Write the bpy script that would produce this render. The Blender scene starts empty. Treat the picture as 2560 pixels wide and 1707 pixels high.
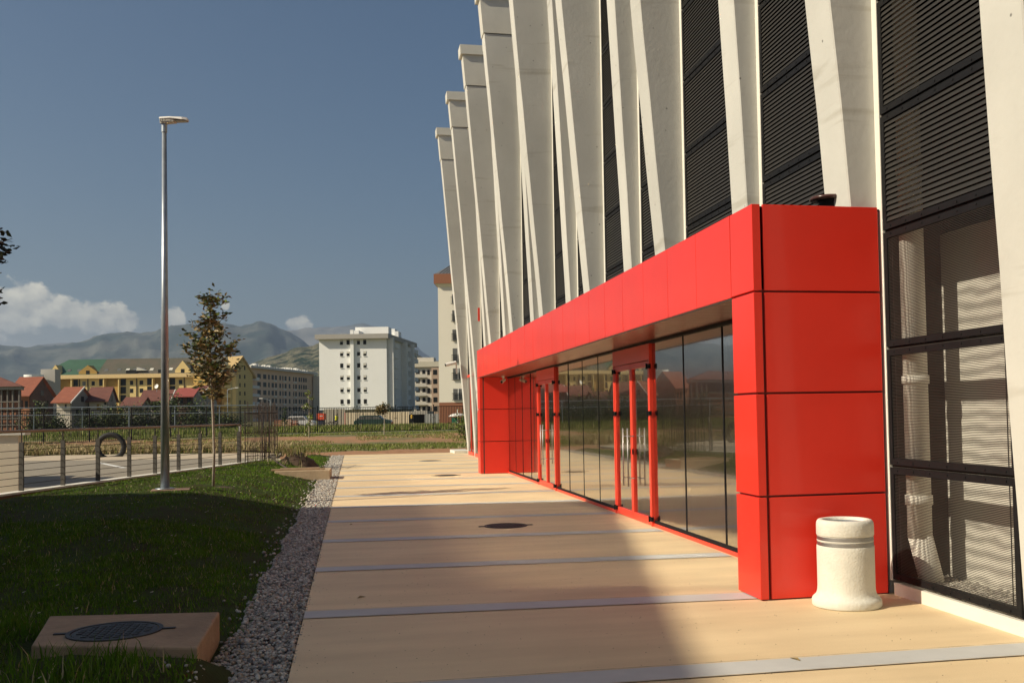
import bpy, bmesh, math, random
import numpy as np
from mathutils import Vector, Matrix, Euler
random.seed(7); np.random.seed(7)
R = math.radians
scn = bpy.context.scene
col = scn.collection

# ------------------------------------------------------------------ camera
YAW, PITCH, ROLL, FPX, PX, PY = 0.19552, 0.038, -0.01626, 2486.6, 1376.35, 938.44
CAM = Vector((0, 0, 1.6))
cy_, sy_, cp_, sp_ = math.cos(YAW), math.sin(YAW), math.cos(PITCH), math.sin(PITCH)
FW = Vector((sy_*cp_, cy_*cp_, sp_)); _r = Vector((cy_, -sy_, 0)); _u = _r.cross(FW)
RT = math.cos(ROLL)*_r + math.sin(ROLL)*_u
UP = -math.sin(ROLL)*_r + math.cos(ROLL)*_u
cam_d = bpy.data.cameras.new('camera'); cam = bpy.data.objects.new('camera', cam_d); col.objects.link(cam)
m = Matrix((RT, UP, -FW)).transposed().to_4x4(); m.translation = CAM; cam.matrix_world = m
cam_d.sensor_width = 36; cam_d.lens = FPX/2560*36
cam_d.shift_x = (1280-PX)/2560; cam_d.shift_y = (PY-853.5)/2560
cam_d.clip_start = 0.05; cam_d.clip_end = 40000
scn.camera = cam

def at(px, py, Y):
    """world point at depth Y seen at photo pixel px,py"""
    d = FW + RT*((px-PX)/FPX) - UP*((py-PY)/FPX)
    return CAM + d*(Y/d.y)
def onz(px, py, z=0):
    d = FW + RT*((px-PX)/FPX) - UP*((py-PY)/FPX)
    return CAM + d*((z-CAM.z)/d.z)

# ------------------------------------------------------------------ sun, sky
EL, AZ = R(34.5), math.atan2(0.2, 1.0)
sd = Vector((math.cos(EL)*math.cos(AZ), math.cos(EL)*math.sin(AZ), -math.sin(EL)))
sl = bpy.data.lights.new('sun', 'SUN'); sl.energy = 5.0; sl.angle = R(0.55); sl.color = (1.0, 0.88, 0.68)
so = bpy.data.objects.new('sun', sl); col.objects.link(so); so.rotation_euler = sd.to_track_quat('-Z', 'Y').to_euler()

scn.cycles.sample_clamp_indirect = 30
scn.cycles.blur_glossy = 0.0
scn.view_settings.view_transform = 'Standard'; scn.view_settings.look = 'None'
scn.view_settings.exposure = 0.32; scn.view_settings.gamma = 1.0

world = bpy.data.worlds.new('World'); scn.world = world; world.use_nodes = True
def world_nodes():
    nt = world.node_tree; N = nt.nodes; Lk = nt.links; N.clear()
    out = N.new('ShaderNodeOutputWorld'); bg = N.new('ShaderNodeBackground'); Lk.new(bg.outputs[0], out.inputs[0])
    sky = N.new('ShaderNodeTexSky'); sky.sky_type = 'NISHITA'; sky.sun_disc = False
    sky.sun_elevation = EL; sky.sun_rotation = math.atan2(-sd.x, -sd.y)
    sky.air_density = 1.0; sky.dust_density = 2.0; sky.ozone_density = 1.3; sky.altitude = 50
    bg.inputs['Strength'].default_value = 0.05
    tc = N.new('ShaderNodeTexCoord'); sp = N.new('ShaderNodeSeparateXYZ'); Lk.new(tc.outputs['Generated'], sp.inputs[0])
    def M(op, a, b=None, c=None):
        n = N.new('ShaderNodeMath'); n.operation = op
        for i, v in enumerate((a, b, c)):
            if v is None: continue
            if hasattr(v, 'default_value') or hasattr(v, 'links'): Lk.new(v, n.inputs[i])
            else: n.inputs[i].default_value = v
        return n.outputs[0]
    x, y, z = sp.outputs
    az = M('MULTIPLY', M('ARCTAN2', x, y), 57.2958); el = M('MULTIPLY', M('ARCSINE', z), 57.2958)
    # far cumulus: soft ellipses (azimuth, elevation in degrees) broken up by noise
    E = [(-17.4,5.7,2.2,1.4),(-16.3,5.9,1.2,1.4),(-15.0,5.5,1.6,1.0),(-13.2,5.4,1.6,1.0),(-12.0,5.2,.8,.7),(-9.6,5.4,.6,.7),
         (-6.9,6.2,.22,.26),(-3.0,5.15,.75,.55),(-20,5.5,3,2.4),(-27,4.6,5,2.4),(-36,5,5,2.4)]
    mx = None
    for (a0, e0, ra, re) in E:
        da = M('DIVIDE', M('SUBTRACT', az, a0), ra); de = M('DIVIDE', M('SUBTRACT', el, e0), re)
        g = M('SUBTRACT', 1.0, M('ADD', M('MULTIPLY', da, da), M('MULTIPLY', de, de)))
        mx = g if mx is None else M('MAXIMUM', mx, g)
    cv = N.new('ShaderNodeCombineXYZ'); Lk.new(az, cv.inputs[0]); Lk.new(M('MULTIPLY', el, 1.25), cv.inputs[1])
    no = N.new('ShaderNodeTexNoise'); no.inputs['Scale'].default_value = 0.95; no.inputs['Detail'].default_value = 8; no.inputs['Roughness'].default_value = .56
    Lk.new(cv.outputs[0], no.inputs['Vector'])
    no2 = N.new('ShaderNodeTexNoise'); no2.inputs['Scale'].default_value = 0.5; no2.inputs['Detail'].default_value = 5
    ad = N.new('ShaderNodeVectorMath'); ad.operation = 'ADD'; ad.inputs[1].default_value = (-.35, .5, 0); Lk.new(cv.outputs[0], ad.inputs[0]); 
    no3 = N.new('ShaderNodeTexNoise'); no3.inputs['Scale'].default_value = 0.95; no3.inputs['Detail'].default_value = 8; no3.inputs['Roughness'].default_value = .56
    Lk.new(ad.outputs[0], no3.inputs['Vector']); Lk.new(cv.outputs[0], no2.inputs['Vector'])
    dens = M('ADD', M('MULTIPLY', mx, 1.1), M('MULTIPLY', M('SUBTRACT', no.outputs[0], .5), 3.4))
    a1 = M('SMOOTH_MIN', M('MAXIMUM', M('MULTIPLY', dens, 1.9), 0.0), .96, .3)
    # thin low cloud bank under the cumulus
    band = M('SUBTRACT', 1.0, M('MAXIMUM', M('MULTIPLY', M('ADD', az, 11.5), .22), 0.0))
    bandv = M('MINIMUM', M('MAXIMUM', M('MULTIPLY', M('SUBTRACT', 5.9, el), .5), 0.0), 1.0)
    bank = M('MULTIPLY', M('MULTIPLY', M('MINIMUM', M('MAXIMUM', band, 0.0), 1.0), bandv), M('MINIMUM', M('MAXIMUM', M('MULTIPLY', no2.outputs[0], 1.5), 0.0), .85))
    # relief: noise here minus noise towards the sun, plus brighter tops
    rel = M('MULTIPLY', M('SUBTRACT', no.outputs[0], no3.outputs[0]), 1.6)
    br = M('ADD', M('ADD', .52, rel), M('MULTIPLY', M('SUBTRACT', el, 5.6), .17))
    br = M('MINIMUM', M('MAXIMUM', br, .22), 1.0)
    cr = N.new('ShaderNodeMix'); cr.data_type = 'RGBA'; Lk.new(br, cr.inputs[0])
    cr.inputs[6].default_value = (6.2, 6.1, 5.7, 1); cr.inputs[7].default_value = (17.0, 15.6, 12.2, 1)
    k = N.new('ShaderNodeHueSaturation'); k.inputs['Saturation'].default_value = 1.25; k.inputs['Value'].default_value = 1.0; Lk.new(sky.outputs[0], k.inputs['Color'])
    m0 = N.new('ShaderNodeMix'); m0.data_type = 'RGBA'; Lk.new(bank, m0.inputs[0]); Lk.new(k.outputs[0], m0.inputs[6]); m0.inputs[7].default_value = (6.6, 6.2, 5.2, 1)
    mm = N.new('ShaderNodeMix'); mm.data_type = 'RGBA'; Lk.new(a1, mm.inputs[0]); Lk.new(m0.outputs[2], mm.inputs[6]); Lk.new(cr.outputs[2], mm.inputs[7])
    Lk.new(mm.outputs[2], bg.inputs[0])
world_nodes()

# ------------------------------------------------------------------ helpers
def tag(o, label=None, cat=None, group=None, kind=None):
    if label: o['label'] = label
    if cat: o['category'] = cat
    if group: o['group'] = group
    if kind: o['kind'] = kind
    return o
def thing(name, loc, label, cat, group=None, rz=0):
    o = bpy.data.objects.new(name, None); col.objects.link(o); o.location = loc; o.rotation_euler = (0, 0, rz)
    o.empty_display_size = .2
    return tag(o, label, cat, group)
class MB:
    def __init__(s): s.v = []; s.f = []; s.mi = []
    def poly(s, pts, mi=0):
        b = len(s.v); s.v += [tuple(p) for p in pts]; s.f.append(tuple(range(b, b+len(pts)))); s.mi.append(mi); return s
    def hexa(s, p, mi=0):
        b = len(s.v); s.v += [tuple(q) for q in p]
        for f in ((3,2,1,0),(4,5,6,7),(0,1,5,4),(1,2,6,5),(2,3,7,6),(3,0,4,7)): s.f.append(tuple(b+i for i in f)); s.mi.append(mi)
        return s
    def box(s, x0, x1, y0, y1, z0, z1, mi=0):
        return s.hexa([(x0,y0,z0),(x1,y0,z0),(x1,y1,z0),(x0,y1,z0),(x0,y0,z1),(x1,y0,z1),(x1,y1,z1),(x0,y1,z1)], mi)
    def obox(s, c, sz, rz, mi=0, z0=None):
        c = Vector(c); h = Vector(sz)/2; M_ = Matrix.Rotation(rz, 3, 'Z')
        P = [(-h.x,-h.y,-h.z),(h.x,-h.y,-h.z),(h.x,h.y,-h.z),(-h.x,h.y,-h.z),(-h.x,-h.y,h.z),(h.x,-h.y,h.z),(h.x,h.y,h.z),(-h.x,h.y,h.z)]
        return s.hexa([c + M_ @ Vector(p) for p in P], mi)
    def tube(s, pts, r, n=8, mi=0, cap=True):
        pts = [Vector(p) for p in pts]; rr = r if isinstance(r, (list, tuple)) else [r]*len(pts); b = len(s.v)
        prev = None
        for i, p in enumerate(pts):
            t = (pts[min(i+1, len(pts)-1)]-pts[max(i-1, 0)]).normalized()
            a = prev if prev is not None else (Vector((1,0,0)) if abs(t.x) < .9 else Vector((0,1,0)))
            a = (a - t*a.dot(t)).normalized(); prev = a; c = t.cross(a)
            for k in range(n):
                w = 2*math.pi*k/n; s.v.append(tuple(p + (a*math.cos(w)+c*math.sin(w))*rr[i]))
        for i in range(len(pts)-1):
            for k in range(n):
                k2 = (k+1) % n; s.f.append((b+i*n+k, b+i*n+k2, b+(i+1)*n+k2, b+(i+1)*n+k)); s.mi.append(mi)
        if cap:
            s.f.append(tuple(b+k for k in reversed(range(n)))); s.mi.append(mi)
            e = b+(len(pts)-1)*n; s.f.append(tuple(e+k for k in range(n))); s.mi.append(mi)
        return s
    def lathe(s, prof, c, n=48, mi=0, wob=0.0, rng=None):
        b = len(s.v); c = Vector(c)
        for (r, z) in prof:
            for k in range(n):
                w = 2*math.pi*k/n; q = r*(1+(rng.uniform(-wob, wob) if rng and r > 0 else 0))
                s.v.append((c.x+q*math.cos(w), c.y+q*math.sin(w), c.z+z))
        for i in range(len(prof)-1):
            for k in range(n):
                k2 = (k+1) % n; s.f.append((b+i*n+k, b+i*n+k2, b+(i+1)*n+k2, b+(i+1)*n+k)); s.mi.append(mi)
        return s
    def prism(s, outline, axis, a, b_, mi=0):
        """extrude a 2D outline along axis ('x','y','z') between a and b"""
        def mk(u, v, w): return {'x': (w,u,v), 'y': (u,w,v), 'z': (u,v,w)}[axis]
        n = len(outline); b = len(s.v)
        s.v += [mk(u,v,a) for u,v in outline] + [mk(u,v,b_) for u,v in outline]
        s.f.append(tuple(b+i for i in reversed(range(n)))); s.f.append(tuple(b+n+i for i in range(n))); s.mi += [mi, mi]
        for i in range(n):
            j = (i+1) % n; s.f.append((b+i, b+j, b+n+j, b+n+i)); s.mi.append(mi)
        return s
    def build(s, name, mats, parent=None, smooth=False, bevel=0, loc=None):
        me = bpy.data.meshes.new(name); me.from_pydata(s.v, [], s.f)
        mats = mats if isinstance(mats, (list, tuple)) else [mats]
        for m_ in mats: me.materials.append(m_)
        if len(mats) > 1: me.polygons.foreach_set('material_index', s.mi)
        bm = bmesh.new(); bm.from_mesh(me); bmesh.ops.recalc_face_normals(bm, faces=bm.faces); bm.to_mesh(me); bm.free()
        if smooth: me.polygons.foreach_set('use_smooth', [True]*len(me.polygons))
        me.update()
        o = bpy.data.objects.new(name, me); col.objects.link(o)
        if parent: o.parent = parent
        if loc: o.location = loc
        if bevel:
            bv = o.modifiers.new('bevel', 'BEVEL'); bv.width = bevel; bv.segments = 2; bv.limit_method = 'ANGLE'; bv.angle_limit = R(40)
        return o
def part(mb, name, mats, parent, **k):
    """mb holds WORLD coordinates; make them local to parent (which has been placed first)"""
    inv = world_of(parent).inverted(); mb.v = [tuple(inv @ Vector(p)) for p in mb.v]
    return mb.build(name, mats, parent, **k)
def world_of(o):
    M_ = Matrix.LocRotScale(o.location, o.rotation_euler, o.scale)
    return world_of(o.parent) @ M_ if o.parent else M_
def npmesh(name, verts, faces, mats, mi=None, parent=None):
    """fast mesh: verts (n,3), faces (m,k) int"""
    verts = np.asarray(verts, np.float32); faces = np.asarray(faces, np.int32); k = faces.shape[1]
    me = bpy.data.meshes.new(name); me.vertices.add(len(verts)); me.vertices.foreach_set('co', verts.ravel())
    me.loops.add(faces.size); me.loops.foreach_set('vertex_index', faces.ravel())
    me.polygons.add(len(faces)); me.polygons.foreach_set('loop_start', np.arange(0, faces.size, k, dtype=np.int32))
    me.polygons.foreach_set('loop_total', np.full(len(faces), k, np.int32))
    for m_ in (mats if isinstance(mats, (list, tuple)) else [mats]): me.materials.append(m_)
    if mi is not None: me.polygons.foreach_set('material_index', np.asarray(mi, np.int32))
    me.update(calc_edges=True); me.validate()
    o = bpy.data.objects.new(name, me); col.objects.link(o)
    if parent: o.parent = parent
    return o

# ------------------------------------------------------------------ materials
def mat(name, c, rough=.6, var=.12, scale=2.0, bump=0.0, bscale=30, metal=0.0, c2=None, stain=0.0, coat=0.0, spec=.5, detail=5, aniso=None):
    m_ = bpy.data.materials.new(name); m_.use_nodes = True; nt = m_.node_tree; N = nt.nodes; L = nt.links
    b = N['Principled BSDF']; b.inputs['Roughness'].default_value = rough; b.inputs['Metallic'].default_value = metal
    b.inputs['Specular IOR Level'].default_value = spec
    if coat: b.inputs['Coat Weight'].default_value = coat; b.inputs['Coat Roughness'].default_value = .08
    tc = N.new('ShaderNodeTexCoord'); src = tc.outputs['Object']
    if aniso:
        mp = N.new('ShaderNodeMapping'); mp.inputs['Scale'].default_value = aniso; L.new(src, mp.inputs[0]); src = mp.outputs[0]
    n1 = N.new('ShaderNodeTexNoise'); n1.inputs['Scale'].default_value = scale; n1.inputs['Detail'].default_value = detail; n1.inputs['Roughness'].default_value = .6
    L.new(src, n1.inputs['Vector'])
    cr = N.new('ShaderNodeValToRGB'); L.new(n1.outputs[0], cr.inputs[0])
    c = tuple(c); lo = tuple(max(0, v*(1-var)) for v in c) if c2 is None else tuple(c2); hi = tuple(min(1, v*(1+var*.7)) for v in c)
    cr.color_ramp.elements[0].position = .3; cr.color_ramp.elements[0].color = (*lo, 1)
    cr.color_ramp.elements[1].position = .7; cr.color_ramp.elements[1].color = (*hi, 1)
    last = cr.outputs[0]
    if stain:
        n2 = N.new('ShaderNodeTexNoise'); n2.inputs['Scale'].default_value = scale*.22; n2.inputs['Detail'].default_value = 7; n2.inputs['Distortion'].default_value = .6
        L.new(src, n2.inputs['Vector'])
        r2 = N.new('ShaderNodeValToRGB'); r2.color_ramp.elements[0].position = .35; r2.color_ramp.elements[1].position = .6
        r2.color_ramp.elements[0].color = (1-stain,)*3+(1,); r2.color_ramp.elements[1].color = (1,1,1,1); L.new(n2.outputs[0], r2.inputs[0])
        mx = N.new('ShaderNodeMix'); mx.data_type = 'RGBA'; mx.blend_type = 'MULTIPLY'; mx.inputs[0].default_value = 1
        L.new(last, mx.inputs[6]); L.new(r2.outputs[0], mx.inputs[7]); last = mx.outputs[2]
    L.new(last, b.inputs['Base Color'])
    if bump:
        n3 = N.new('ShaderNodeTexNoise'); n3.inputs['Scale'].default_value = bscale; n3.inputs['Detail'].default_value = 4; L.new(tc.outputs['Object'], n3.inputs['Vector'])
        bp = N.new('ShaderNodeBump'); bp.inputs['Strength'].default_value = bump; bp.inputs['Distance'].default_value = .02
        L.new(n3.outputs[0], bp.inputs['Height']); L.new(bp.outputs[0], b.inputs['Normal'])
    return m_
def fin_mat():
    m_ = mat('cast_concrete_paint', (.57,.565,.515), .8, .05, 1.4, .14, 14, stain=.12)
    nt = m_.node_tree; N = nt.nodes; L = nt.links; b = N['Principled BSDF']; base = b.inputs['Base Color'].links[0].from_socket
    tc = [n for n in N if n.type == 'TEX_COORD'][0]
    # pits
    vo = N.new('ShaderNodeTexVoronoi'); vo.inputs['Scale'].default_value = 4.5; L.new(tc.outputs['Object'], vo.inputs['Vector'])
    r = N.new('ShaderNodeValToRGB'); r.color_ramp.elements[0].position = .035; r.color_ramp.elements[1].position = .07
    r.color_ramp.elements[0].color = (.35,.35,.35,1); L.new(vo.outputs['Distance'], r.inputs[0])
    # faint, irregular shutter-lift smudges
    mp = N.new('ShaderNodeMapping'); mp.inputs['Scale'].default_value = (.55,.55,5.5); L.new(tc.outputs['Object'], mp.inputs[0])
    sm = N.new('ShaderNodeTexNoise'); sm.inputs['Scale'].default_value = 1.0; sm.inputs['Detail'].default_value = 5; sm.inputs['Distortion'].default_value = .4; L.new(mp.outputs[0], sm.inputs['Vector'])
    r2 = N.new('ShaderNodeValToRGB'); r2.color_ramp.elements[0].position = .27; r2.color_ramp.elements[1].position = .38; r2.color_ramp.elements[0].color = (.78,.76,.72,1); L.new(sm.outputs[0], r2.inputs[0])
    a = N.new('ShaderNodeMix'); a.data_type = 'RGBA'; a.blend_type = 'MULTIPLY'; a.inputs[0].default_value = 1; L.new(base, a.inputs[6]); L.new(r.outputs[0], a.inputs[7])
    c = N.new('ShaderNodeMix'); c.data_type = 'RGBA'; c.blend_type = 'MULTIPLY'; c.inputs[0].default_value = .85; L.new(a.outputs[2], c.inputs[6]); L.new(r2.outputs[0], c.inputs[7])
    L.new(c.outputs[2], b.inputs['Base Color'])
    return m_
def glass_mat(name, tint=(.55,.6,.55), ior=1.75, rough=0.0, wavy=.0, film=.13):
    m_ = bpy.data.materials.new(name); m_.use_nodes = True; nt = m_.node_tree; N = nt.nodes; L = nt.links; N.clear()
    out = N.new('ShaderNodeOutputMaterial'); mx = N.new('ShaderNodeMixShader'); fr = N.new('ShaderNodeFresnel'); fr.inputs[0].default_value = ior
    g2 = N.new('ShaderNodeBsdfGlossy'); g2.inputs['Roughness'].default_value = .12; g2.inputs['Color'].default_value = (.9,.86,.8,1); m2 = N.new('ShaderNodeMixShader'); m2.inputs[0].default_value = film
    tr = N.new('ShaderNodeBsdfTransparent'); tr.inputs[0].default_value = (*tint, 1); gl = N.new('ShaderNodeBsdfGlossy'); gl.inputs['Roughness'].default_value = rough
    gl.inputs['Color'].default_value = (.92,.93,.9,1)
    if wavy:
        tc = N.new('ShaderNodeTexCoord'); no = N.new('ShaderNodeTexNoise'); no.inputs['Scale'].default_value = .9; no.inputs['Detail'].default_value = 1
        L.new(tc.outputs['Object'], no.inputs['Vector']); bp = N.new('ShaderNodeBump'); bp.inputs['Strength'].default_value = wavy; bp.inputs['Distance'].default_value = .02
        L.new(no.outputs[0], bp.inputs['Height']); L.new(bp.outputs[0], gl.inputs['Normal'])
    L.new(tr.outputs[0], m2.inputs[1]); L.new(g2.outputs[0], m2.inputs[2]); L.new(fr.outputs[0], mx.inputs[0]); L.new(m2.outputs[0], mx.inputs[1]); L.new(gl.outputs[0], mx.inputs[2]); L.new(mx.outputs[0], out.inputs[0])
    return m_
MT = dict(
    fin=fin_mat(),
    cap=mat('zinc_cap', (.62,.60,.52), .5, .06, 3),
    red=mat('red_cladding', (.80,.034,.016), .38, .05, 1.3, .05, 1.1, coat=.22, stain=.06),
    reddark=mat('red_joint', (.16,.012,.008), .5, .05),
    redframe=mat('red_frame', (.80,.06,.03), .35, .03),
    soffit=mat('bronze_soffit', (.40,.15,.10), .28, .15, 3, metal=.75, aniso=(1,.1,1)),
    black=mat('black_metal', (.011,.011,.012), .6, .2, 8, spec=.15),
    slat=mat('dark_slats', (.022,.020,.017), .6, .2, 10),
    backwall=mat('cream_plaster', (.80,.77,.68), .85, .05, 2, .1, 40),
    darkglass=mat('dark_curtain_glass', (.02,.022,.022), .08, .1, 1, spec=.8),
    lobbywall=mat('lobby_wall', (.42,.40,.33), .8, .1, 1),
    lobbyfloor=mat('lobby_floor', (.32,.29,.24), .25, .1, 1.5),
    curtain=mat('pale_curtain', (.50,.50,.44), .9, .06, 4),
    steel=mat('brushed_steel', (.42,.41,.40), .5, .06, 12, metal=1.0),
    galv=mat('galvanised_steel', (.40,.44,.47), .38, .15, 6, metal=.7),
    railpost=mat('rail_grey_steel', (.06,.055,.048), .75, .1, 6, spec=.15),
    rail=mat('brown_handrail', (.34,.22,.14), .35, .1, 6, metal=.3),
    whitepaint=mat('white_painted_metal', (.80,.78,.72), .45, .03, 3),
    kerbwhite=mat('white_concrete', (.74,.72,.64), .7, .05, 3, .1, 30),
    binc=mat('cream_concrete', (.72,.70,.615), .88, .07, 9, .28, 60, stain=.08),
    asphalt=mat('asphalt', (.27,.235,.18), .9, .15, 6, .3, 120),
    slabc=mat('ochre_concrete', (.40,.27,.16), .85, .2, 5, .4, 25, stain=.25),
    lampconc=mat('brown_concrete', (.26,.17,.12), .9, .2, 6, .3, 25),
    iron=mat('cast_iron', (.045,.042,.04), .55, .2, 14, .4, 60, metal=.4),
    ivory=mat('ivory_wall', (.72,.64,.50), .85, .05, 2, .1, 30),
    rust=mat('rusty_rebar', (.06,.042,.032), .8, .3, 20),
    wood=mat('old_timber', (.40,.29,.18), .85, .2, 8, .3, 30),
    bark=mat('bark', (.17,.13,.09), .9, .25, 12, .5, 40),
    palebark=mat('pale_bark', (.36,.31,.24), .9, .2, 12, .3, 40),
    leafg=mat('leaf_green', (.060,.085,.025), .42, .35, 3),
    leafb=mat('leaf_bronze', (.27,.19,.07), .5, .3, 3),
    leafd=mat('leaf_dark', (.022,.026,.014), .5, .3, 3),
    leafy=mat('leaf_yellow_green', (.17,.22,.05), .8, .3, 3, spec=.2),
    hedge=mat('hedge_leaf', (.045,.065,.022), .7, .4, 1.5),
    blade=mat('grass_blade', (.095,.185,.012), .9, .35, 1.3, spec=.1),
    bladedry=mat('dry_grass_blade', (.42,.33,.17), .8, .3, 2),
    bladefield=mat('field_grass_blade', (.16,.20,.04), .9, .35, .6, spec=.1),
    soil=mat('dark_soil', (.085,.055,.035), .95, .4, 8, .6, 20),
    tyre=mat('black_rubber', (.02,.02,.02), .8, .2, 10),
)
PEB = [mat('pebble_'+n, c, .8, .15, 9) for n, c in (('grey',(.36,.34,.30)),('pale',(.56,.53,.46)),('dark',(.20,.19,.18)),('tan',(.38,.30,.22)))]

def pavement_mat():
    m_ = mat('sand_coloured_concrete', (.86,.68,.415), .72, .05, 1.1, .16, 140, stain=.12)
    nt = m_.node_tree; N = nt.nodes; L = nt.links; b = N['Principled BSDF']; base = b.inputs['Base Color'].links[0].from_socket
    tc = [n for n in N if n.type == 'TEX_COORD'][0]
    n = N.new('ShaderNodeTexNoise'); n.inputs['Scale'].default_value = 190; n.inputs['Detail'].default_value = 2; L.new(tc.outputs['Object'], n.inputs['Vector'])
    r = N.new('ShaderNodeValToRGB'); r.color_ramp.elements[0].position = .3; r.color_ramp.elements[1].position = .6; r.color_ramp.elements[0].color = (.86,.84,.82,1); L.new(n.outputs[0], r.inputs[0])
    v = N.new('ShaderNodeTexVoronoi'); v.inputs['Scale'].default_value = 1.6; v.inputs['Randomness'].default_value = 1; L.new(tc.outputs['Object'], v.inputs['Vector'])
    r3 = N.new('ShaderNodeValToRGB'); r3.color_ramp.elements[0].position = .012; r3.color_ramp.elements[1].position = .022; r3.color_ramp.elements[0].color = (.5,.42,.34,1); L.new(v.outputs['Distance'], r3.inputs[0])
    mp = N.new('ShaderNodeMapping'); mp.inputs['Scale'].default_value = (.22,1.3,1); L.new(tc.outputs['Object'], mp.inputs[0])
    n4 = N.new('ShaderNodeTexNoise'); n4.inputs['Scale'].default_value = 2.2; n4.inputs['Detail'].default_value = 6; L.new(mp.outputs[0], n4.inputs['Vector'])
    r4 = N.new('ShaderNodeValToRGB'); r4.color_ramp.elements[0].position = .32; r4.color_ramp.elements[1].position = .62; r4.color_ramp.elements[0].color = (.88,.86,.84,1); L.new(n4.outputs[0], r4.inputs[0])
    for s in (r, r3, r4):
        a = N.new('ShaderNodeMix'); a.data_type = 'RGBA'; a.blend_type = 'MULTIPLY'; a.inputs[0].default_value = 1; L.new(base, a.inputs[6]); L.new(s.outputs[0], a.inputs[7]); base = a.outputs[2]
    L.new(base, b.inputs['Base Color'])
    return m_
MT['pave'] = pavement_mat()
MT['band'] = mat('grey_band', (.54,.545,.525), .75, .06, 3, .08, 120, stain=.1)

def ground_mat():
    m_ = bpy.data.materials.new('field_ground'); m_.use_nodes = True; nt = m_.node_tree; N = nt.nodes; L = nt.links; b = N['Principled BSDF']; b.inputs['Roughness'].default_value = .95
    tc = N.new('ShaderNodeTexCoord'); sp = N.new('ShaderNodeSeparateXYZ'); L.new(tc.outputs['Object'], sp.inputs[0])
    n = N.new('ShaderNodeTexNoise'); n.inputs['Scale'].default_value = .22; n.inputs['Detail'].default_value = 8; n.inputs['Roughness'].default_value = .65; L.new(tc.outputs['Object'], n.inputs['Vector'])
    n2 = N.new('ShaderNodeTexNoise'); n2.inputs['Scale'].default_value = 2.5; n2.inputs['Detail'].default_value = 8; n2.inputs['Roughness'].default_value = .7; L.new(tc.outputs['Object'], n2.inputs['Vector'])
    def M(op, a, b_=None):
        q = N.new('ShaderNodeMath'); q.operation = op
        for i, v in enumerate((a, b_)):
            if v is None: continue
            if isinstance(v, (int, float)): q.inputs[i].default_value = v
            else: L.new(v, q.inputs[i])
        return q.outputs[0]
    # green share rises with distance; dirt strip 42-49 m, green 49-56, mixed to 72, green after
    yy = sp.outputs[1]
    g = N.new('ShaderNodeValToRGB'); e = g.color_ramp.elements; e[0].position = 0.0; e[0].color = (.1,)*3+(1,); e[1].position = 1; e[1].color = (.85,)*3+(1,)
    for p, v in ((.42,.05),(.478,.12),(.50,.75),(.56,.7),(.60,.38),(.69,.42),(.76,.85)):
        x = e.new(p); x.color = (v,)*3+(1,)
    L.new(M('MULTIPLY', yy, .01), g.inputs[0])
    s = M('ADD', g.outputs[0], M('MULTIPLY', M('SUBTRACT', M('ADD', M('MULTIPLY', n.outputs[0], .7), M('MULTIPLY', n2.outputs[0], .3)), .5), 2.4))
    r = N.new('ShaderNodeValToRGB'); r.color_ramp.elements[0].position = .38; r.color_ramp.elements[1].position = .62; L.new(s, r.inputs[0])
    d = N.new('ShaderNodeValToRGB'); d.color_ramp.elements[0].color = (.24,.11,.045,1); d.color_ramp.elements[1].color = (.43,.235,.12,1); d.color_ramp.elements[0].position = .3; d.color_ramp.elements[1].position = .7; L.new(n2.outputs[0], d.inputs[0])
    gr = N.new('ShaderNodeValToRGB'); gr.color_ramp.elements[0].color = (.085,.085,.03,1); gr.color_ramp.elements[1].color = (.20,.19,.07,1); gr.color_ramp.elements[0].position = .3; gr.color_ramp.elements[1].position = .7; L.new(n2.outputs[0], gr.inputs[0])
    mx = N.new('ShaderNodeMix'); mx.data_type = 'RGBA'; L.new(r.outputs[0], mx.inputs[0]); L.new(d.outputs[0], mx.inputs[6]); L.new(gr.outputs[0], mx.inputs[7])
    L.new(mx.outputs[2], b.inputs['Base Color'])
    bp = N.new('ShaderNodeBump'); bp.inputs['Strength'].default_value = .7; bp.inputs['Distance'].default_value = .08; L.new(n2.outputs[0], bp.inputs['Height']); L.new(bp.outputs[0], b.inputs['Normal'])
    return m_
def ss(t): t = max(0.0, min(1.0, t)); return t*t*(3-2*t)

# ------------------------------------------------------------------ ground, field, pavement
def ground_z(x, y):
    return -.06 + .36*ss((y-46)/30)
def grid_axis(lo, hi, fine_lo, fine_hi, step):
    a = list(np.arange(fine_lo, fine_hi+.001, step)); s = step
    p = fine_lo
    left = []
    while p > lo: s *= 1.5; p -= s; left.append(max(p, lo))
    s = step; p = fine_hi; right = []
    while p < hi: s *= 1.5; p += s; right.append(min(p, hi))
    return left[::-1] + a + right
xs = grid_axis(-15000, 15000, -40, 40, 1.0); ys = grid_axis(-3000, 16000, 0, 100, 1.0)
V = [(x, y, ground_z(x, y) + (random.uniform(-.05,.05) if 43.5 < y < 99 and abs(x) < 45 else 0)) for y in ys for x in xs]
nx = len(xs); F = [(j*nx+i, j*nx+i+1, (j+1)*nx+i+1, (j+1)*nx+i) for j in range(len(ys)-1) for i in range(nx-1)]
g = npmesh('ground', V, F, ground_mat()); tag(g, kind='structure')
PL, PRX, PYF = -.41, 5.1, 42.6
mb = MB(); mb.prism([(PL,2.0),(PRX,2.0),(PRX,41.2),(4.9,PYF-1.2),(4.3,PYF-.9),(4.0,PYF),(PL,PYF)], 'z', -.3, 0)
pv = mb.build('pavement', MT['pave']); tag(pv, kind='structure')
mb = MB()
for k in range(-1, 15):
    y = 5.78+2.43*k; sk = -.05 if k else -.01
    x1 = 4.48
    if 8 < y+sk*4 < 27: x1 = 4.05
    mb.poly([(PL,y,.004),(x1,y+sk*4.9,.004),(x1,y+.30+sk*4.9,.004),(PL,y+.30,.004)])
o = mb.build('paving_bands', MT['band']); tag(o, kind='structure')
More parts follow.
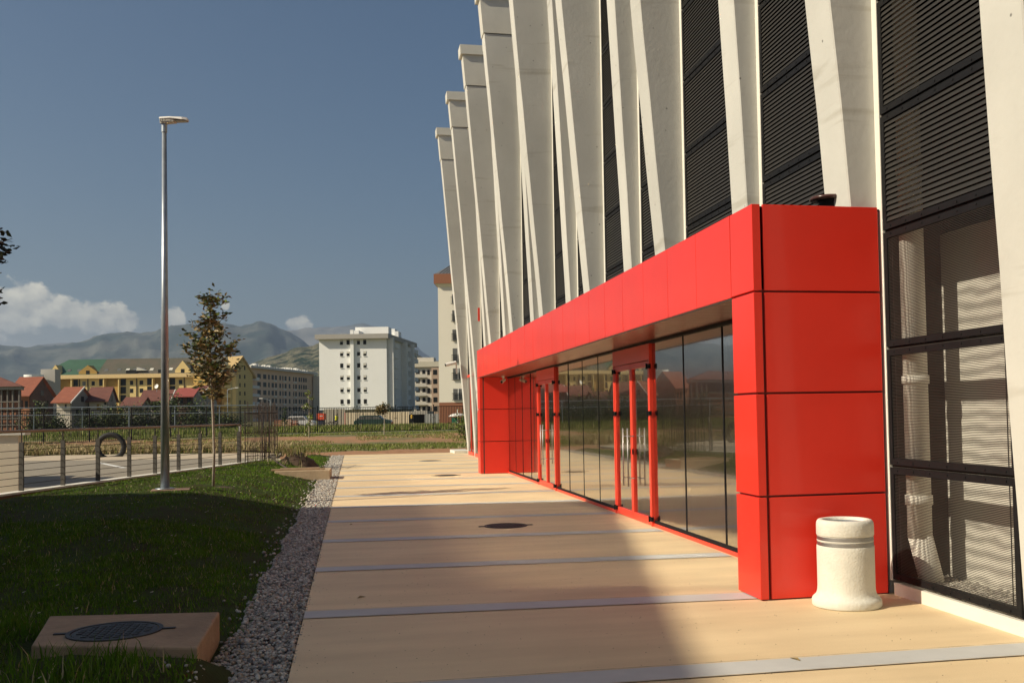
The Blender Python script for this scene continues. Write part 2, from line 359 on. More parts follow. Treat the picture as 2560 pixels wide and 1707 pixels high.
# saw cuts beside the bands
mb = MB()
for k in range(-1, 15):
    for dd in (-.012, .30):
        y = 5.78+2.43*k+dd; sk = -.05 if k else -.01; x1 = 4.48 if not (8 < y < 27) else 4.05
        mb.poly([(PL,y,.008),(x1,y+sk*4.9,.008),(x1,y+.012+sk*4.9,.008),(PL,y+.012,.008)])
o = mb.build('paving_joints', mat('joint_dirt', (.46,.38,.26), .9, .5, 7)); tag(o, kind='structure')

# parking beyond the railing
mb = MB(); mb.prism([(-40,14),(-6.6,14),(-6.35,20.6),(-5.6,23.6),(-3.5,31.3),(-3.0,34.5),(-3.2,47),(-12,50.5),(-40,53)], 'z', -.3, .0)
o = mb.build('parking_area', MT['asphalt']); tag(o, kind='structure')
mb = MB()
mb.poly([(-13.5,44.4,.004),(-3.6,41.4,.004),(-3.4,46.7,.004),(-12,50.2,.004),(-39,52.6,.004),(-39,46.5,.004)])
o = mb.build('concrete_apron', mat('pale_concrete', (.50,.41,.29), .9, .1, 2, .2, 60)); tag(o, kind='structure')
mb = MB()
a, b = onz(668/2.735, 700+1245/2.735, .008), onz(850/2.735, 700+1283/2.735, .008)
d = (b-a).normalized(); w = Vector((-d.y, d.x, 0))*.10
mb.poly([a-w, b-w, b+w, a+w]); a2 = a-d*0+Vector((-6,1.4,0)); b2 = a2+(b-a); mb.poly([a2-w, b2-w, b2+w, a2+w])
o = mb.build('road_markings', MT['whitepaint']); tag(o, kind='structure')

# lawn
def lawn_z(x, y):
    e = -.86 if y < 24 else -.86+.0*y
    return -.03 + .30*ss((-x-.86)/2.1)*ss((y-7.5)/8) + .05*ss((-x-.9)/.6) + .185*ss((-x-.84)/.12)*ss((6.9-y)/.5) + .10*ss((-x-2.1)/.4)*ss((9-y)/1.5) - .22*ss((y-33)/8)*ss((-x-1)/2) - .27*ss((lawn_left(y)+1.3-x)/1.3)
def lawn_edge(y):  # right edge of the lawn
    return -.87 + .018*math.sin(y*1.7) + .02*math.sin(y*4.1)
def lawn_left(y):
    P = [(4,-9.5),(19,-6.75),(20.9,-6.45),(23.6,-5.62),(31.3,-3.5),(34.5,-3.0),(42.5,-2.9)]
    for (y0,x0),(y1,x1) in zip(P, P[1:]):
        if y <= y1: t = (y-y0)/(y1-y0); return x0+(x1-x0)*t
    return P[-1][1]
NV, NU = 150, 44
V = []; 
for j in range(NV+1):
    y = 3.0 + (39.5)*(j/NV)
    x1 = lawn_edge(y)+.12; x0 = lawn_left(y)+.16
    for i in range(NU+1):
        x = x0+(x1-x0)*i/NU; V.append((x, y, lawn_z(x, y)+random.uniform(-.012,.012)))
F = [(j*(NU+1)+i, j*(NU+1)+i+1, (j+1)*(NU+1)+i+1, (j+1)*(NU+1)+i) for j in range(NV) for i in range(NU)]
lm = mat('lawn_soil', (.030,.052,.009), .95, .4, 1.2, .6, 30, c2=(.040,.030,.014), spec=.1)
o = npmesh('lawn', V, F, lm); tag(o, kind='structure')

def blades(name, pts, hmin, hmax, w, mats, lean=.5, probs=None):
    pts = np.asarray(pts); n = len(pts); h = np.random.uniform(hmin, hmax, n); a = np.random.uniform(0, 2*np.pi, n); b = np.random.uniform(0, 2*np.pi, n)
    l = np.random.uniform(.1, lean, n)*h; wv = np.stack([np.cos(a), np.sin(a), np.zeros(n)], 1)*w*np.random.uniform(.6,1.3,n)[:,None]
    mid = pts + np.stack([np.cos(b)*l*.35, np.sin(b)*l*.35, h*.6], 1); tip = pts + np.stack([np.cos(b)*l, np.sin(b)*l, h], 1)
    V = np.concatenate([pts-wv, pts+wv, mid+wv*.7, mid-wv*.7, tip], 0); i = np.arange(n)
    T = np.concatenate([np.stack([i, i+n, i+2*n], 1), np.stack([i, i+2*n, i+3*n], 1), np.stack([i+3*n, i+2*n, i+4*n], 1)], 0)
    mi = np.random.choice(len(mats), n, p=probs); mi = np.concatenate([mi, mi, mi])
    o = npmesh(name, V, T, mats, mi); return o
def lawn_pts(n, y0, y1, power=1.0, x0c=-9, near=False):
    out = []
    while len(out) < n:
        y = y0+(y1-y0)*random.random()**power; x = random.uniform(max(lawn_left(y)+.2, x0c), lawn_edge(y)+.03)
        px = x - y*math.tan(R(-18.5))
        if px < -.6: continue
        if -2.25 < x < -.93 and 6.4 < y < 7.85 and not near: continue
        # bare, worn patches
        q = math.sin(x*2.1+y*.9)*math.sin(y*1.3-x*1.7)+.5*math.sin(x*5.3+1)*math.sin(y*4.1)
        if q < -.45 and random.random() < .75: continue
        if (x+2.68)**2+(y-20.17)**2 < .2: continue
        if x > -1.25 and random.random() < .5: continue
        out.append((x, y, lawn_z(x, y)-.01))
    return out
P = lawn_pts(52000, 4.6, 14, 1.4) + lawn_pts(60000, 14, 41, 1.0)
o = blades('grass', P, .02, .06, .0040, [MT['blade'], MT['leafy'], MT['bladedry']], .8, [.86,.10,.04]); tag(o, 'short green lawn grass between railing and gravel strip', 'grass', kind='stuff')
# longer weeds near the concrete slab
P = []
for _ in range(2600):
    c = random.choice([(-2.35,6.6,.35),(-2.5,6.1,.5),(-1.9,6.05,.5),(-3.2,9.5,1.0),(-2.6,12,1.2),(-1.4,5.9,.4),(-4,13,1.2),(-2.2,7.9,.3),(-3.3,33,.6),(-2.4,31,.8)])
    x = random.gauss(c[0], c[2]*.6); y = random.gauss(c[1], c[2]*.6)
    if x > -.95 or (-2.2 < x < -.93 and 6.45 < y < 7.8): continue
    P.append((x, y, lawn_z(x, y)-.01))
o = blades('weeds', P, .05, .17, .004, [MT['blade'], MT['leafy'], MT['bladedry']], .7, [.85,.1,.05]); tag(o, 'taller grass and weeds growing around the concrete slab in the lawn', 'weeds', kind='stuff')
# little white and yellow flecks (fallen petals, daisies)
V = []; F = []; rng = random.Random(3)
for _ in range(170):
    y = rng.uniform(5.5, 26); x = rng.uniform(-5, -1.0); s = rng.uniform(.006,.014); z = lawn_z(x, y)+.035
    b = len(V); V += [(x-s,y-s,z),(x+s,y-s,z+.005),(x+s,y+s,z+.01),(x-s,y+s,z+.004)]; F.append((b,b+1,b+2,b+3))
o = npmesh('fallen_petals', V, F, mat('petal', (.38,.33,.22), .8, .3, 40)); tag(o, 'tiny pale petals and clover heads scattered over the lawn', 'petals', kind='stuff')

# field grass: tufts
P = []
while len(P) < 90000:
    y = random.choice([random.uniform(49,56), random.uniform(57,74), random.uniform(72,84), random.uniform(84,125), random.uniform(84,100)])
    az = R(random.uniform(-18.5, 7.5)); x = y*math.tan(az)
    if y < 57:
        if x < -14+.3*(57-y) or math.sin(x*.35+1.2)+.5*math.sin(x*.9+y) < -.3: continue
    elif y < 73 and math.sin(x*.5)*math.sin(y*.4)+.4*math.sin(x*1.3) < .1: continue
    if -17 < x < -3 and y < 53: continue
    P.append((x, y, ground_z(x, y)-.02))
o = blades('field_grass', P, .05, .17, .014, [MT['bladefield'], MT['bladedry'], MT['leafy']], .6, [.66,.16,.18]); tag(o, 'patchy grass on the red earth around the far fence', 'grass', kind='stuff')
P = []
while len(P) < 34000:
    az = R(random.uniform(-18.3, 7.5)); y = random.uniform(85, 118); x = y*math.tan(az); P.append((x, y, .27))
o = blades('tall_grass', P, .25, .6, .022, [MT['bladefield'], MT['leafy'], MT['bladedry']], .5, [.6,.22,.18]); tag(o, 'tall yellow green grass in the field behind the black fence', 'grass', kind='stuff')
P = []
while len(P) < 15000:
    x = random.uniform(-19, -3.3); y = 49.7 + (-x-3.2)*.17 + abs(random.gauss(0, 2.6)); P.append((x, y, ground_z(x, y)-.01))
o = blades('dry_grass', P, .15, .5, .02, [MT['bladedry'], MT['bladefield']], .8, [.86,.14]); tag(o, 'bank of dry straw coloured grass along the far side of the parking area', 'dry grass', kind='stuff')

# gravel strip: pebbles
def gravel():
    mb = MB(); mb.prism([(-1.0,3.0),(PL,3.0),(PL,42.4),(-1.0,42.4)], 'z', -.3, -.045); o = mb.build('gravel_bed', mat('gravel_bed', (.14,.13,.115), .95, .4, 30)); tag(o, kind='structure')
    bm = bmesh.new(); bmesh.ops.create_icosphere(bm, subdivisions=1, radius=1); bv = np.array([v.co[:] for v in bm.verts]); bf = np.array([[v.index for v in f.verts] for f in bm.faces]); bm.free()
    P = []; rng = random.Random(11)
    def add(n, y0, y1, s0, s1):
        for _ in range(n):
            y = rng.uniform(y0, y1); x = rng.uniform(lawn_edge(y)-.03, PL-.012)
            if rng.random() < .04: x -= rng.uniform(0, .25)
            P.append((x, y, -.03+rng.uniform(0,.03)+(lawn_z(x,y)+.04 if x < lawn_edge(y) else 0), rng.uniform(s0, s1)))
    add(5200, 5.0, 10, .010, .021); add(6500, 10, 18, .012, .023); add(6500, 18, 30, .016, .03); add(4500, 30, 42.3, .02, .036)
    for _ in range(260): P.append((PL+rng.uniform(0,.02), rng.uniform(5,25), .0, rng.uniform(.005,.009)))
    n = len(P); P = np.array(P); S = P[:,3:4]*np.random.uniform(.65,1.25,(n,3)); S[:,2] *= .72
    a = np.random.uniform(0, 2*np.pi, n); ca, sa = np.cos(a), np.sin(a)
    V = bv[None]*S[:,None]*(1+np.random.uniform(-.16,.16,(n,len(bv),1)))
    X = V[...,0]*ca[:,None]-V[...,1]*sa[:,None]; Y = V[...,0]*sa[:,None]+V[...,1]*ca[:,None]
    V = np.stack([X, Y, V[...,2]], -1)+P[:,None,:3]
    Fc = (bf[None]+(np.arange(n)*len(bv))[:,None,None]).reshape(-1,3)
    mi = np.repeat(np.random.choice(4, n, p=[.5,.2,.18,.12]), len(bf))
    o = npmesh('gravel', V.reshape(-1,3), Fc, PEB, mi); tag(o, 'grey river pebbles in the strip between lawn and pavement', 'gravel', kind='stuff')
gravel()

# ------------------------------------------------------------------ the hall facade
XW, XB = 4.53, 5.1
FINS = [(-.75,1),(1.6,0),(3.95,1),(6.2,0),(8.42,1),(10.97,0),(13.6,1),(15.75,0),(18.1,1),(20.35,0),(22.7,1),(24.6,0),(27.1,1),(29.3,0),(31.48,1),(33.8,0),(36.1,1),(38.4,0),(40.7,1)]
FW_ = .45
hall = thing('sports_hall', (5.1, 41, 0), 'large sports hall with leaning white concrete fins and dark louvred screens', 'hall')
for ya_, yb_ in ((-3, 8.5), (27.0, 41)): mb = MB(); mb.box(XB, 5.3, ya_, yb_, 0, 3.12); part(mb, 'wall', MT['backwall'], hall)
mb = MB(); mb.box(XB+.03, 5.3, -3, 41, 3.125, 12.6); part(mb, 'glass_wall', MT['darkglass'], hall)
mb = MB()
for z in (3.5, 5.4, 7.3, 9.2, 11.1): mb.box(XB-.03, XB+.03, -3, 40.9, z, z+.12)
for y in np.arange(-2.5, 41, 1.52): mb.box(XB-.02, XB+.028, y, y+.07, 3.2, 12.55)
part(mb, 'glazing_grid', MT['black'], hall)
mb = MB(); mb.box(5.0, 44, -3, 41.0, 12.6, 12.85); part(mb, 'roof', MT['cap'], hall)
mb = MB(); mb.box(5.3, 44, 40.8, 41.0, 0, 12.6); mb.box(43.8, 44, -3, 40.8, 0, 12.6); mb.box(5.3, 43.8, -3.2, -3, 0, 12.6); part(mb, 'end_wall', MT['backwall'], hall)
# lobby interior behind the entrance glass
mb = MB(); mb.box(13.0, 13.2, 8.3, 27.4, 0, 3.1); mb.box(5.1, 13.0, 8.5, 8.6, 0, 3.1); mb.box(5.1, 13, 27.0, 27.1, 0, 3.1); mb.box(4.3, 13, 8.6, 27, 3.1, 3.12)
part(mb, 'lobby_wall', MT['lobbywall'], hall)
mb = MB(); mb.box(4.17, 13, 8.5, 27, -.05, .006); part(mb, 'lobby_floor', MT['lobbyfloor'], hall)
for y in (9.6, 14.0, 18.6, 23.2): mb = MB(); mb.box(8.2, 8.6, y, y+.4, 0, 3.1); part(mb, 'lobby_column', MT['backwall'], hall)
mb = MB()   # low bench / radiator slats inside
for z in (.1,.2,.3,.4,.5): mb.box(6.0, 6.08, 11.0, 12.6, z, z+.06)
part(mb, 'lobby_bench', MT['railpost'], hall)
# curtains near the far end
mb = MB(); y = 22.6; n = 60
for i in range(n):
    y0 = 22.4+i*.07; mb.poly([(5.0+.06*math.sin(i*.9), y0, .05),(5.0+.06*math.sin((i+1)*.9), y0+.07, .05),(5.0+.06*math.sin((i+1)*.9), y0+.07, 3.0),(5.0+.06*math.sin(i*.9), y0, 3.0)])
part(mb, 'curtain', MT['curtain'], hall)
HF = 13.05
fin_no = 0
for fy, odd in FINS:
    k = .0815 if odd else .0455; x0 = 4.555; y1 = fy; y0 = fy-FW_; ztop = HF if odd else 12.55
    xt = x0-k*ztop; zj = 12.0
    # cast shaft: gently irregular edges, with a mitred front arris
    rng = random.Random(int(fy*10)); mb = MB(); n = 14; ring = []
    for i in range(n+1):
        z = zj*i/n; x = x0-k*z; j = rng.uniform(-.005,.005) if 0 < i < n else 0
        ring.append([(x+.012+j, y0, z),(x+j, y0+.012, z),(x+j, y1-.012, z),(x+.012+j, y1, z),(XB, y1, z),(XB, y0, z)])
    b = len(mb.v)
    for r_ in ring: mb.v += r_
    for i in range(n):
        for q in range(6):
            q2 = (q+1) % 6; mb.f.append((b+i*6+q, b+i*6+q2, b+(i+1)*6+q2, b+(i+1)*6+q)); mb.mi.append(0)
    mb.f.append(tuple(b+q for q in reversed(range(6)))); mb.f.append(tuple(b+n*6+q for q in range(6))); mb.mi += [0,0]
    f = part(mb, 'concrete_fin', MT['fin'], hall)
    mb = MB(); xa = x0-k*zj-.022; xb = x0-k*ztop-.022
    mb.hexa([(xa,y0-.022,zj+.02),(XB,y0-.022,zj+.02),(XB,y1+.022,zj+.02),(xa,y1+.022,zj+.02),(xb,y0-.022,ztop),(XB,y0-.022,ztop),(XB,y1+.022,ztop),(xb,y1+.022,ztop)])
    part(mb, 'fin_head', MT['cap'], f)
    mb = MB()
    mb.hexa([(xb-.07,y0-.09,ztop-.06),(5.3,y0-.09,ztop-.06),(5.3,y1+.05,ztop-.06),(xb-.07,y1+.05,ztop-.06),(xb-.085,y0-.09,ztop+.24),(5.3,y0-.09,ztop+.24),(5.3,y1+.05,ztop+.24),(xb-.085,y1+.05,ztop+.24)])
    part(mb, 'fin_cap', MT['cap'], f)
    # narrow jamb strip facing the forecourt on the near side of the fin
    zj_ = .12 if (y0 < 8.3 or y0 > 27) else 3.36
    mb = MB(); mb.box(XW, XW+.035, y0-.085, y0-.002, zj_, 12.5); part(mb, 'jamb_strip', MT['kerbwhite'], f)
    mb = MB(); mb.box(XW+.036, XB-.002, y0-.06, y0-.002, zj_, 12.5); part(mb, 'jamb_dark_sheet', MT['slat'], f)  # dark sheet added over the side of the fin behind the screen

# dark screens between fins
def screen(ya, yb, z0, z1):
    mb = MB(); fr = .055; xs_ = XW+.005
    fo = MB(); fo.box(xs_, xs_+.05, ya, yb, z0, z0+fr); fo.box(xs_, xs_+.05, ya, yb, z1-fr, z1); fo.box(xs_, xs_+.05, ya, ya+fr, z0+fr, z1-fr); fo.box(xs_, xs_+.05, yb-fr, yb, z0+fr, z1-fr)
    # bolts
    for y in np.arange(ya+.12, yb-.05, .24):
        for z in (z0+.022, z1-.022): fo.box(xs_-.006, xs_, y-.007, y+.007, z-.007, z+.007)
    s = part(fo, 'louvre_frame', MT['black'], hall)
    fine = z0 < 3.0
    p = .0125 if fine else .046; n = int((z1-z0-2*fr)/p)
    for i in range(n):
        z = z0+fr+p*(i+.25); 
        if fine:
            yy_ = np.linspace(ya+fr, yb-fr, 15)
            wz = [z+.0014*math.sin(v*7.3+z*5.1+ya)+.0009*math.sin(v*19+z*11)+.0006*math.sin(v*41-z*23) for v in yy_]
            for a0, a1, q0, q1 in zip(yy_, yy_[1:], wz, wz[1:]): mb.poly([(xs_+.010,a0,q0+.003),(xs_+.010,a1,q1+.003),(xs_+.0095,a1,q1+.0086),(xs_+.0095,a0,q0+.0086)])
        else: mb.hexa([(xs_+.002,ya+fr,z),(xs_+.005,ya+fr,z-.002),(xs_+.005,yb-fr,z-.002),(xs_+.002,yb-fr,z),(xs_+.020,ya+fr,z+.041),(xs_+.023,ya+fr,z+.039),(xs_+.023,yb-fr,z+.039),(xs_+.020,yb-fr,z+.041)])

    if yb-ya > .5:
        for y in (ya+fr+.05, yb-fr-.06): mb.box(xs_+.014, xs_+.02, y, y+.006, z0+fr, z1-fr)
    part(mb, 'louvre_slats', MT['slat'], s)
ZR = [.12]+[1.10+1.015*i for i in range(12)]
for (fy, _), (gy, _) in zip(FINS[1:], FINS[2:]):
    ya, yb = fy+.002, gy-FW_-.088
    for z0, z1 in zip(ZR, ZR[1:]):
        zz0 = z0+.012; zz1 = min(z1, 12.5)-.012
        if 8.3 < ya < 27 and z0 < 3.0: continue
        if ya > 27 and z0 < 3.0: continue
        screen(ya, yb, zz0, zz1)
# thin transoms between the screens, and the plinth kerb
for (fy, _), (gy, _) in zip(FINS[1:], FINS[2:]):
    ya, yb = fy+.002, gy-FW_-.088
    for z in ZR[1:12]:
        if ya > 8 and z < 3.2: continue
        mb = MB(); mb.box(XW+.03, XW+.08, ya, yb, z-.009, z+.009); part(mb, 'screen_transom', MT['railpost'], hall)
mb = MB(); mb.box(XW+.002, XB, -3, 7.865, .0, .105); part(mb, 'plinth', MT['kerbwhite'], hall)
# gravel behind the near screens
rng = random.Random(5); V = []; F = []
for _ in range(2600):
    x = rng.uniform(4.62, 5.08); y = rng.uniform(3.5, 8.4); s = rng.uniform(.012,.026); z = .105+rng.uniform(.0,.02); b = len(V)
    V += [(x-s,y-s*.6,z),(x+s,y-s,z),(x+s*.8,y+s,z),(x-s,y+s,z),(x+rng.uniform(-.3,.3)*s,y,z+s)]
    F += [(b,b+1,b+4),(b+1,b+2,b+4),(b+2,b+3,b+4),(b+3,b,b+4)]
gr = npmesh('gravel_fill', V, F, PEB[:2], np.repeat(np.random.choice(2, 2600), 4)); gr.parent = hall; gr.matrix_parent_inverse = world_of(hall).inverted(); gr['kind'] = 'stuff'
# drain pipe behind the near screen
mb = MB(); px_, py_ = 4.69, 7.70; mb.tube([(px_,py_,.50),(px_,py_,12.4)], .10, 24); mb.tube([(px_,py_,.78),(px_,py_,.86)], .112, 24); mb.tube([(px_+.10,py_,.12),(px_+.06,py_,.28),(px_,py_,.52)], .10, 24); mb.tube([(px_,py_,3.6),(px_,py_,3.68)], .112, 24); mb.tube([(px_,py_,1.80),(px_,py_,1.87)], .112, 24)
part(mb, 'drain_pipe', MT['backwall'], hall, smooth=True)
# shop-front glazing between the far fins at ground level
for (fy, _), (gy, _) in zip(FINS[12:], FINS[13:]):
    ya, yb = fy+.002, gy-FW_-.004
    mb = MB(); mb.box(XW+.03, XW+.04, ya, yb, .14, 3.1); w_ = part(mb, 'window', MT['darkglass'], hall)
    mb = MB(); mb.box(XW-.01, XW+.05, ya, yb, .0, .13); mb.box(XW, XW+.05, (ya+yb)/2-.04, (ya+yb)/2+.04, .13, 3.1); mb.box(XW, XW+.05, ya, ya+.05, .13, 3.1); mb.box(XW, XW+.05, yb-.05, yb, .13, 3.1); mb.box(XW-.005, XW+.05, ya, yb, 3.1, 3.2)
    part(mb, 'window_frame', MT['redframe'], w_)
# little concrete grate kerb at the far corner of the hall
mb = MB(); mb.box(4.1, 4.75, 41.6, 43.6, -.1, .10); o = mb.build('drain_kerb', MT['kerbwhite']); tag(o, 'low grey concrete kerb at the far foot of the last fin', 'kerb')

# ------------------------------------------------------------------ red entrance portal
XF, YN, YP0, YP1, YE = 3.33, 7.90, 8.40, 26.72, 27.2
ZJ = [.012, .87, 1.74, 2.605, 3.35]
portal = thing('entrance_portal', (3.9, 17.5, 0), 'long red metal clad entrance portal with glass doors under it', 'entrance')
def rbox(x0,x1,y0,y1,z0,z1, name='cladding_panel', m_='red', bev=.004):
    j = lambda: random.uniform(-.0016,.0016)
    mb = MB()
    if y1-y0 < .05: a_, b_, c_, d_ = j(), j(), j(), j(); mb.hexa([(x0,y0+a_,z0),(x1,y0+b_,z0),(x1,y1,z0),(x0,y1,z0),(x0,y0+c_,z1),(x1,y0+d_,z1),(x1,y1,z1),(x0,y1,z1)])
    else: a_, b_, c_, d_ = j(), j(), j(), j(); mb.hexa([(x0+a_,y0,z0),(x1,y0,z0),(x1,y1,z0),(x0+b_,y1,z0),(x0+c_,y0,z1),(x1,y0,z1),(x1,y1,z1),(x0+d_,y1,z1)])
    return part(mb, name, MT[m_], portal, bevel=bev)
# dark red cores showing in the joints
mb = MB(); mb.box(XF+.03, 4.52, YN+.03, YP0-.02, .0, 3.32); mb.box(XF+.03, 4.52, YP1+.02, YE-.02, 0, 3.32); mb.box(XF+.03, 4.2, YN+.03, YE-.02, 2.63, 3.32)
part(mb, 'core', MT['reddark'], portal)
J = .009
for i in range(4):
    z0, z1 = ZJ[i]+(J if i else 0), ZJ[i+1]-(J if i < 3 else 0)
    if i < 3: rbox(XF, XF+.075, YN, YP0, z0, z1)
    else: rbox(XF, XF+.075, YN, YN+.505, z0, z1)
    rbox(XF+.10, 4.50, YN+.006, YN+.03, z0, z1)              # near side
    if i < 3:
        rbox(XF+.0, XF+.09, YP1, YE, z0, z1)                # far pillar front
        rbox(XF+.12, 4.12, YP1-.002, YP1+.02, z0, z1)       # far pillar inner face
        rbox(XF+.02, 4.1, YP0-.002, YP0+.012, z0, z1)       # near pillar inner face
mb = MB(); mb.box(XF+.093, XF+.115, YP1-.003, YP1+.03, 0, 2.6); mb.box(XF+.002, XF+.012, YN+.5, YE, 2.592, 2.604); part(mb, 'edge_trim', MT['railpost'], portal)
y = YN+.51
while y < YE-.1:
    y2 = min(y+.915, YE); rbox(XF, XF+.03, y+.0045, y2-.0045, ZJ[3]+.002, ZJ[4]); y = y2
rbox(XF+.03, 4.5, YE-.02, YE, 0, 3.34)
mb = MB(); mb.box(XF+.03, 4.56, YN+.03, YE-.03, 3.32, 3.338); part(mb, 'roof', MT['black'], portal)
y = YP0+.02
while y < YP1:
    y2 = min(y+.30, YP1); mb = MB(); mb.box(XF+.03, 4.16, y+.006, y2-.006, 2.60, 2.625); part(mb, 'soffit_panel', MT['soffit'], portal); y = y2
mb = MB(); mb.box(4.085, 4.17, YP0, YP1, 2.56, 2.60); part(mb, 'head_channel', MT['black'], portal)
XG = 4.12
GL = glass_mat('entrance_glass', (.86,.92,.85), 1.9, 0.0, .05, film=.60)
D1, D2 = (13.42, 15.42), (20.2, 22.2)
def pane(y0, y1, z0=.075, z1=2.56):
    r1, r2, r3 = (random.uniform(-.0022,.0022) for _ in range(3)); a_, b_ = XG+.001, XG+.012; ya, yb = y0+.006, y1-.006; mb = MB(); mb.hexa([(a_+r1,ya,z0),(b_+r1,ya,z0),(b_+r2,yb,z0),(a_+r2,yb,z0),(a_+r1+r3,ya,z1),(b_+r1+r3,ya,z1),(b_+r2+r3,yb,z1),(a_+r2+r3,yb,z1)]); p_ = part(mb, 'glass_pane', GL, portal)
    p_.rotation_euler = (0, R(random.uniform(-.05,.05)), R(random.uniform(-.10,.10))) if False else (0,0,0)
    return p_
seams = [8.42, 10.71, 12.08, 13.42]; seams2 = [15.42, 16.6, 17.8, 19.03, 20.2]; seams3 = [22.2, 23.3, 24.5, 25.6, 26.7]
for S_ in (seams, seams2, seams3):
    for a_, b_ in zip(S_, S_[1:]): pane(a_, b_)
mb = MB()
for y_ in (10.71, 12.08): mb.box(XG+.02, XG+.12, y_-.03, y_+.03, .07, 2.56)
for y_ in seams2[1:-1]+seams3[1:-1]: mb.box(XG+.015, XG+.09, y_-.012, y_+.012, .07, 2.56)
part(mb, 'glass_stiffeners', MT['black'], portal); portal.children[-1]['kind'] = 'stuff'
for y_ in (10.71, 12.08, *seams2[1:-1], *seams3[1:-1]):
    w_ = .015 if y_ in (10.71, 12.08) else .006
    mb = MB(); mb.box(XG-.006, XG+.014, y_-w_, y_+w_, .085, 2.56); part(mb, 'glazing_joint', MT['black'], portal)
mb = MB()
for a_, b_ in ((YP0, D1[0]), (D1[1], D2[0]), (D2[1], YP1)): mb.box(XG-.03, XG+.03, a_, b_, .0, .045)
part(mb, 'sill', MT['redframe'], portal)
mb = MB()
for a_, b_ in ((YP0, D1[0]), (D1[1], D2[0]), (D2[1], YP1)): mb.box(XG-.012, XG+.02, a_, b_, .045, .085)
part(mb, 'gasket', MT['black'], portal)
def doors(y0, y1):
    x0, x1 = XG-.05, XG+.03; ym = (y0+y1)/2
    fr = MB(); s = .055
    fr.box(x0, x1, y0, y0+s, 0, 2.56); fr.box(x0, x1, y1-s, y1, 0, 2.56); fr.box(x0, x1, y0+s, y1-s, 2.33, 2.56)
    part(fr, 'door_surround', MT['redframe'], portal, bevel=.003)
    for a_, b_, hy in ((y0+s+.004, ym-.004, ym-.13), (ym+.004, y1-s-.004, ym+.13)):
        q = MB(); w_ = .058; xa, xb = x0+.008, x1-.01
        q.box(xa, xb, a_, a_+w_, .012, 2.32); q.box(xa, xb, b_-w_, b_, .012, 2.32); q.box(xa, xb, a_+w_, b_-w_, .012, .115); q.box(xa, xb, a_+w_, b_-w_, 2.24, 2.32)
        dr = part(q, 'door', MT['redframe'], portal, bevel=.003)
        q = MB(); q.box(XG-.012, XG-.002, a_+w_, b_-w_, .115, 2.24); part(q, 'door_glass', GL, dr)
        q = MB(); q.tube([(x0-.09, hy, .50),(x0-.09, hy, 1.36)], .0105, 12)
        for z in (.62, 1.24): q.tube([(x0-.09, hy, z),(x0+.01, hy, z)], .008, 8)
        part(q, 'door_handle', MT['steel'], dr, smooth=True)
        ye = a_ if a_ < ym-.1 else b_
        for z in (.10, 1.58, 2.24):
            q = MB(); q.box(x0-.016, x0+.02, ye-.075, ye-.012, z-.03, z+.03); q.box(x0-.012, x0+.02, ye+.012, ye+.075, z-.03, z+.03); q.tube([(x0-.022, ye, z-.04),(x0-.022, ye, z+.04)], .013, 10)
            part(q, 'hinge', MT['black'], dr)
        q = MB(); q.box(x0-.004, x0+.012, hy+(.05 if hy < ym else -.07), hy+(.07 if hy < ym else -.05), .97, 1.05); part(q, 'lock', MT['black'], dr)
doors(*D1); doors(*D2)
# dish-shaped flood lamp on the portal roof
t = thing('roof_floodlight', (4.28, 8.35, 3.34), 'dark round flood lamp lying on the red portal roof', 'lamp')
mb = MB(); mb.lathe([(.0,.02),(.07,.02),(.10,.05),(.11,.13),(.13,.16),(.0,.16)], (4.30,8.35,3.34), 28); part(mb, 'housing', MT['black'], t, smooth=True)
mb = MB(); mb.lathe([(.0,.155),(.15,.15),(.158,.165),(.15,.18),(.0,.185)], (4.25,8.34,3.345), 28); part(mb, 'lid', mat('brown_enamel', (.07,.03,.025), .25, .1), t, smooth=True)
mb = MB(); mb.box(4.20,4.25,8.30,8.36,3.34,3.38); part(mb, 'bracket', MT['whitepaint'], t)
mb = MB(); mb.lathe([(0,0),(.035,0),(.035,.03),(.022,.05),(0,.05)], (4.46,8.2,3.34), 16); o = mb.build('roof_vent', MT['wood'], smooth=False); tag(o, 'small brown vent cap beside the flood lamp on the portal roof', 'vent')
# cameras under the soffit
def seccam(loc, dirn, label, sc=1.0):
    t = thing('security_camera', loc, label, 'camera', 'small white security cameras'); L_ = Vector(loc); d_ = Vector(dirn).normalized()
    mb = MB(); mb.tube([L_, L_-Vector((0,0,.03*sc))], .045*sc, 14); mb.tube([L_-Vector((0,0,.03*sc)), L_-Vector((0,0,.09*sc))], .018*sc, 8); part(mb, 'mount', MT['whitepaint'], t, smooth=False)
    c = L_-Vector((0,0,.12*sc)); mb = MB(); mb.tube([c-d_*.08*sc, c+d_*.11*sc], .042*sc, 14); part(mb, 'camera_body', MT['whitepaint'], t)
    mb = MB(); mb.tube([c+d_*.11*sc, c+d_*.125*sc], .034*sc, 14); part(mb, 'lens', MT['black'], t)
seccam((3.86, 25.9, 2.60), (-.5,-.8,-.35), 'small white security camera under the far end of the red soffit')
t = thing('security_camera', (4.2, 40.3, 3.7), 'white tube camera on the outermost fin of the hall', 'camera', 'small white security cameras')
c0 = at(1140, 906, 40.2); mb = MB(); mb.tube([c0, c0+Vector((-.42,-.05,-.10))], .075, 14); part(mb, 'camera_body', MT['whitepaint'], t)
mb = MB(); e_ = c0+Vector((-.42,-.05,-.10)); mb.tube([e_, e_+Vector((-.03,0,-.008))], .06, 14); part(mb, 'lens', MT['black'], t)
mb = MB(); mb.tube([c0+Vector((.0,0,-.02)), c0+Vector((.03,.05,-.45))], .03, 8); part(mb, 'mount', MT['whitepaint'], t)
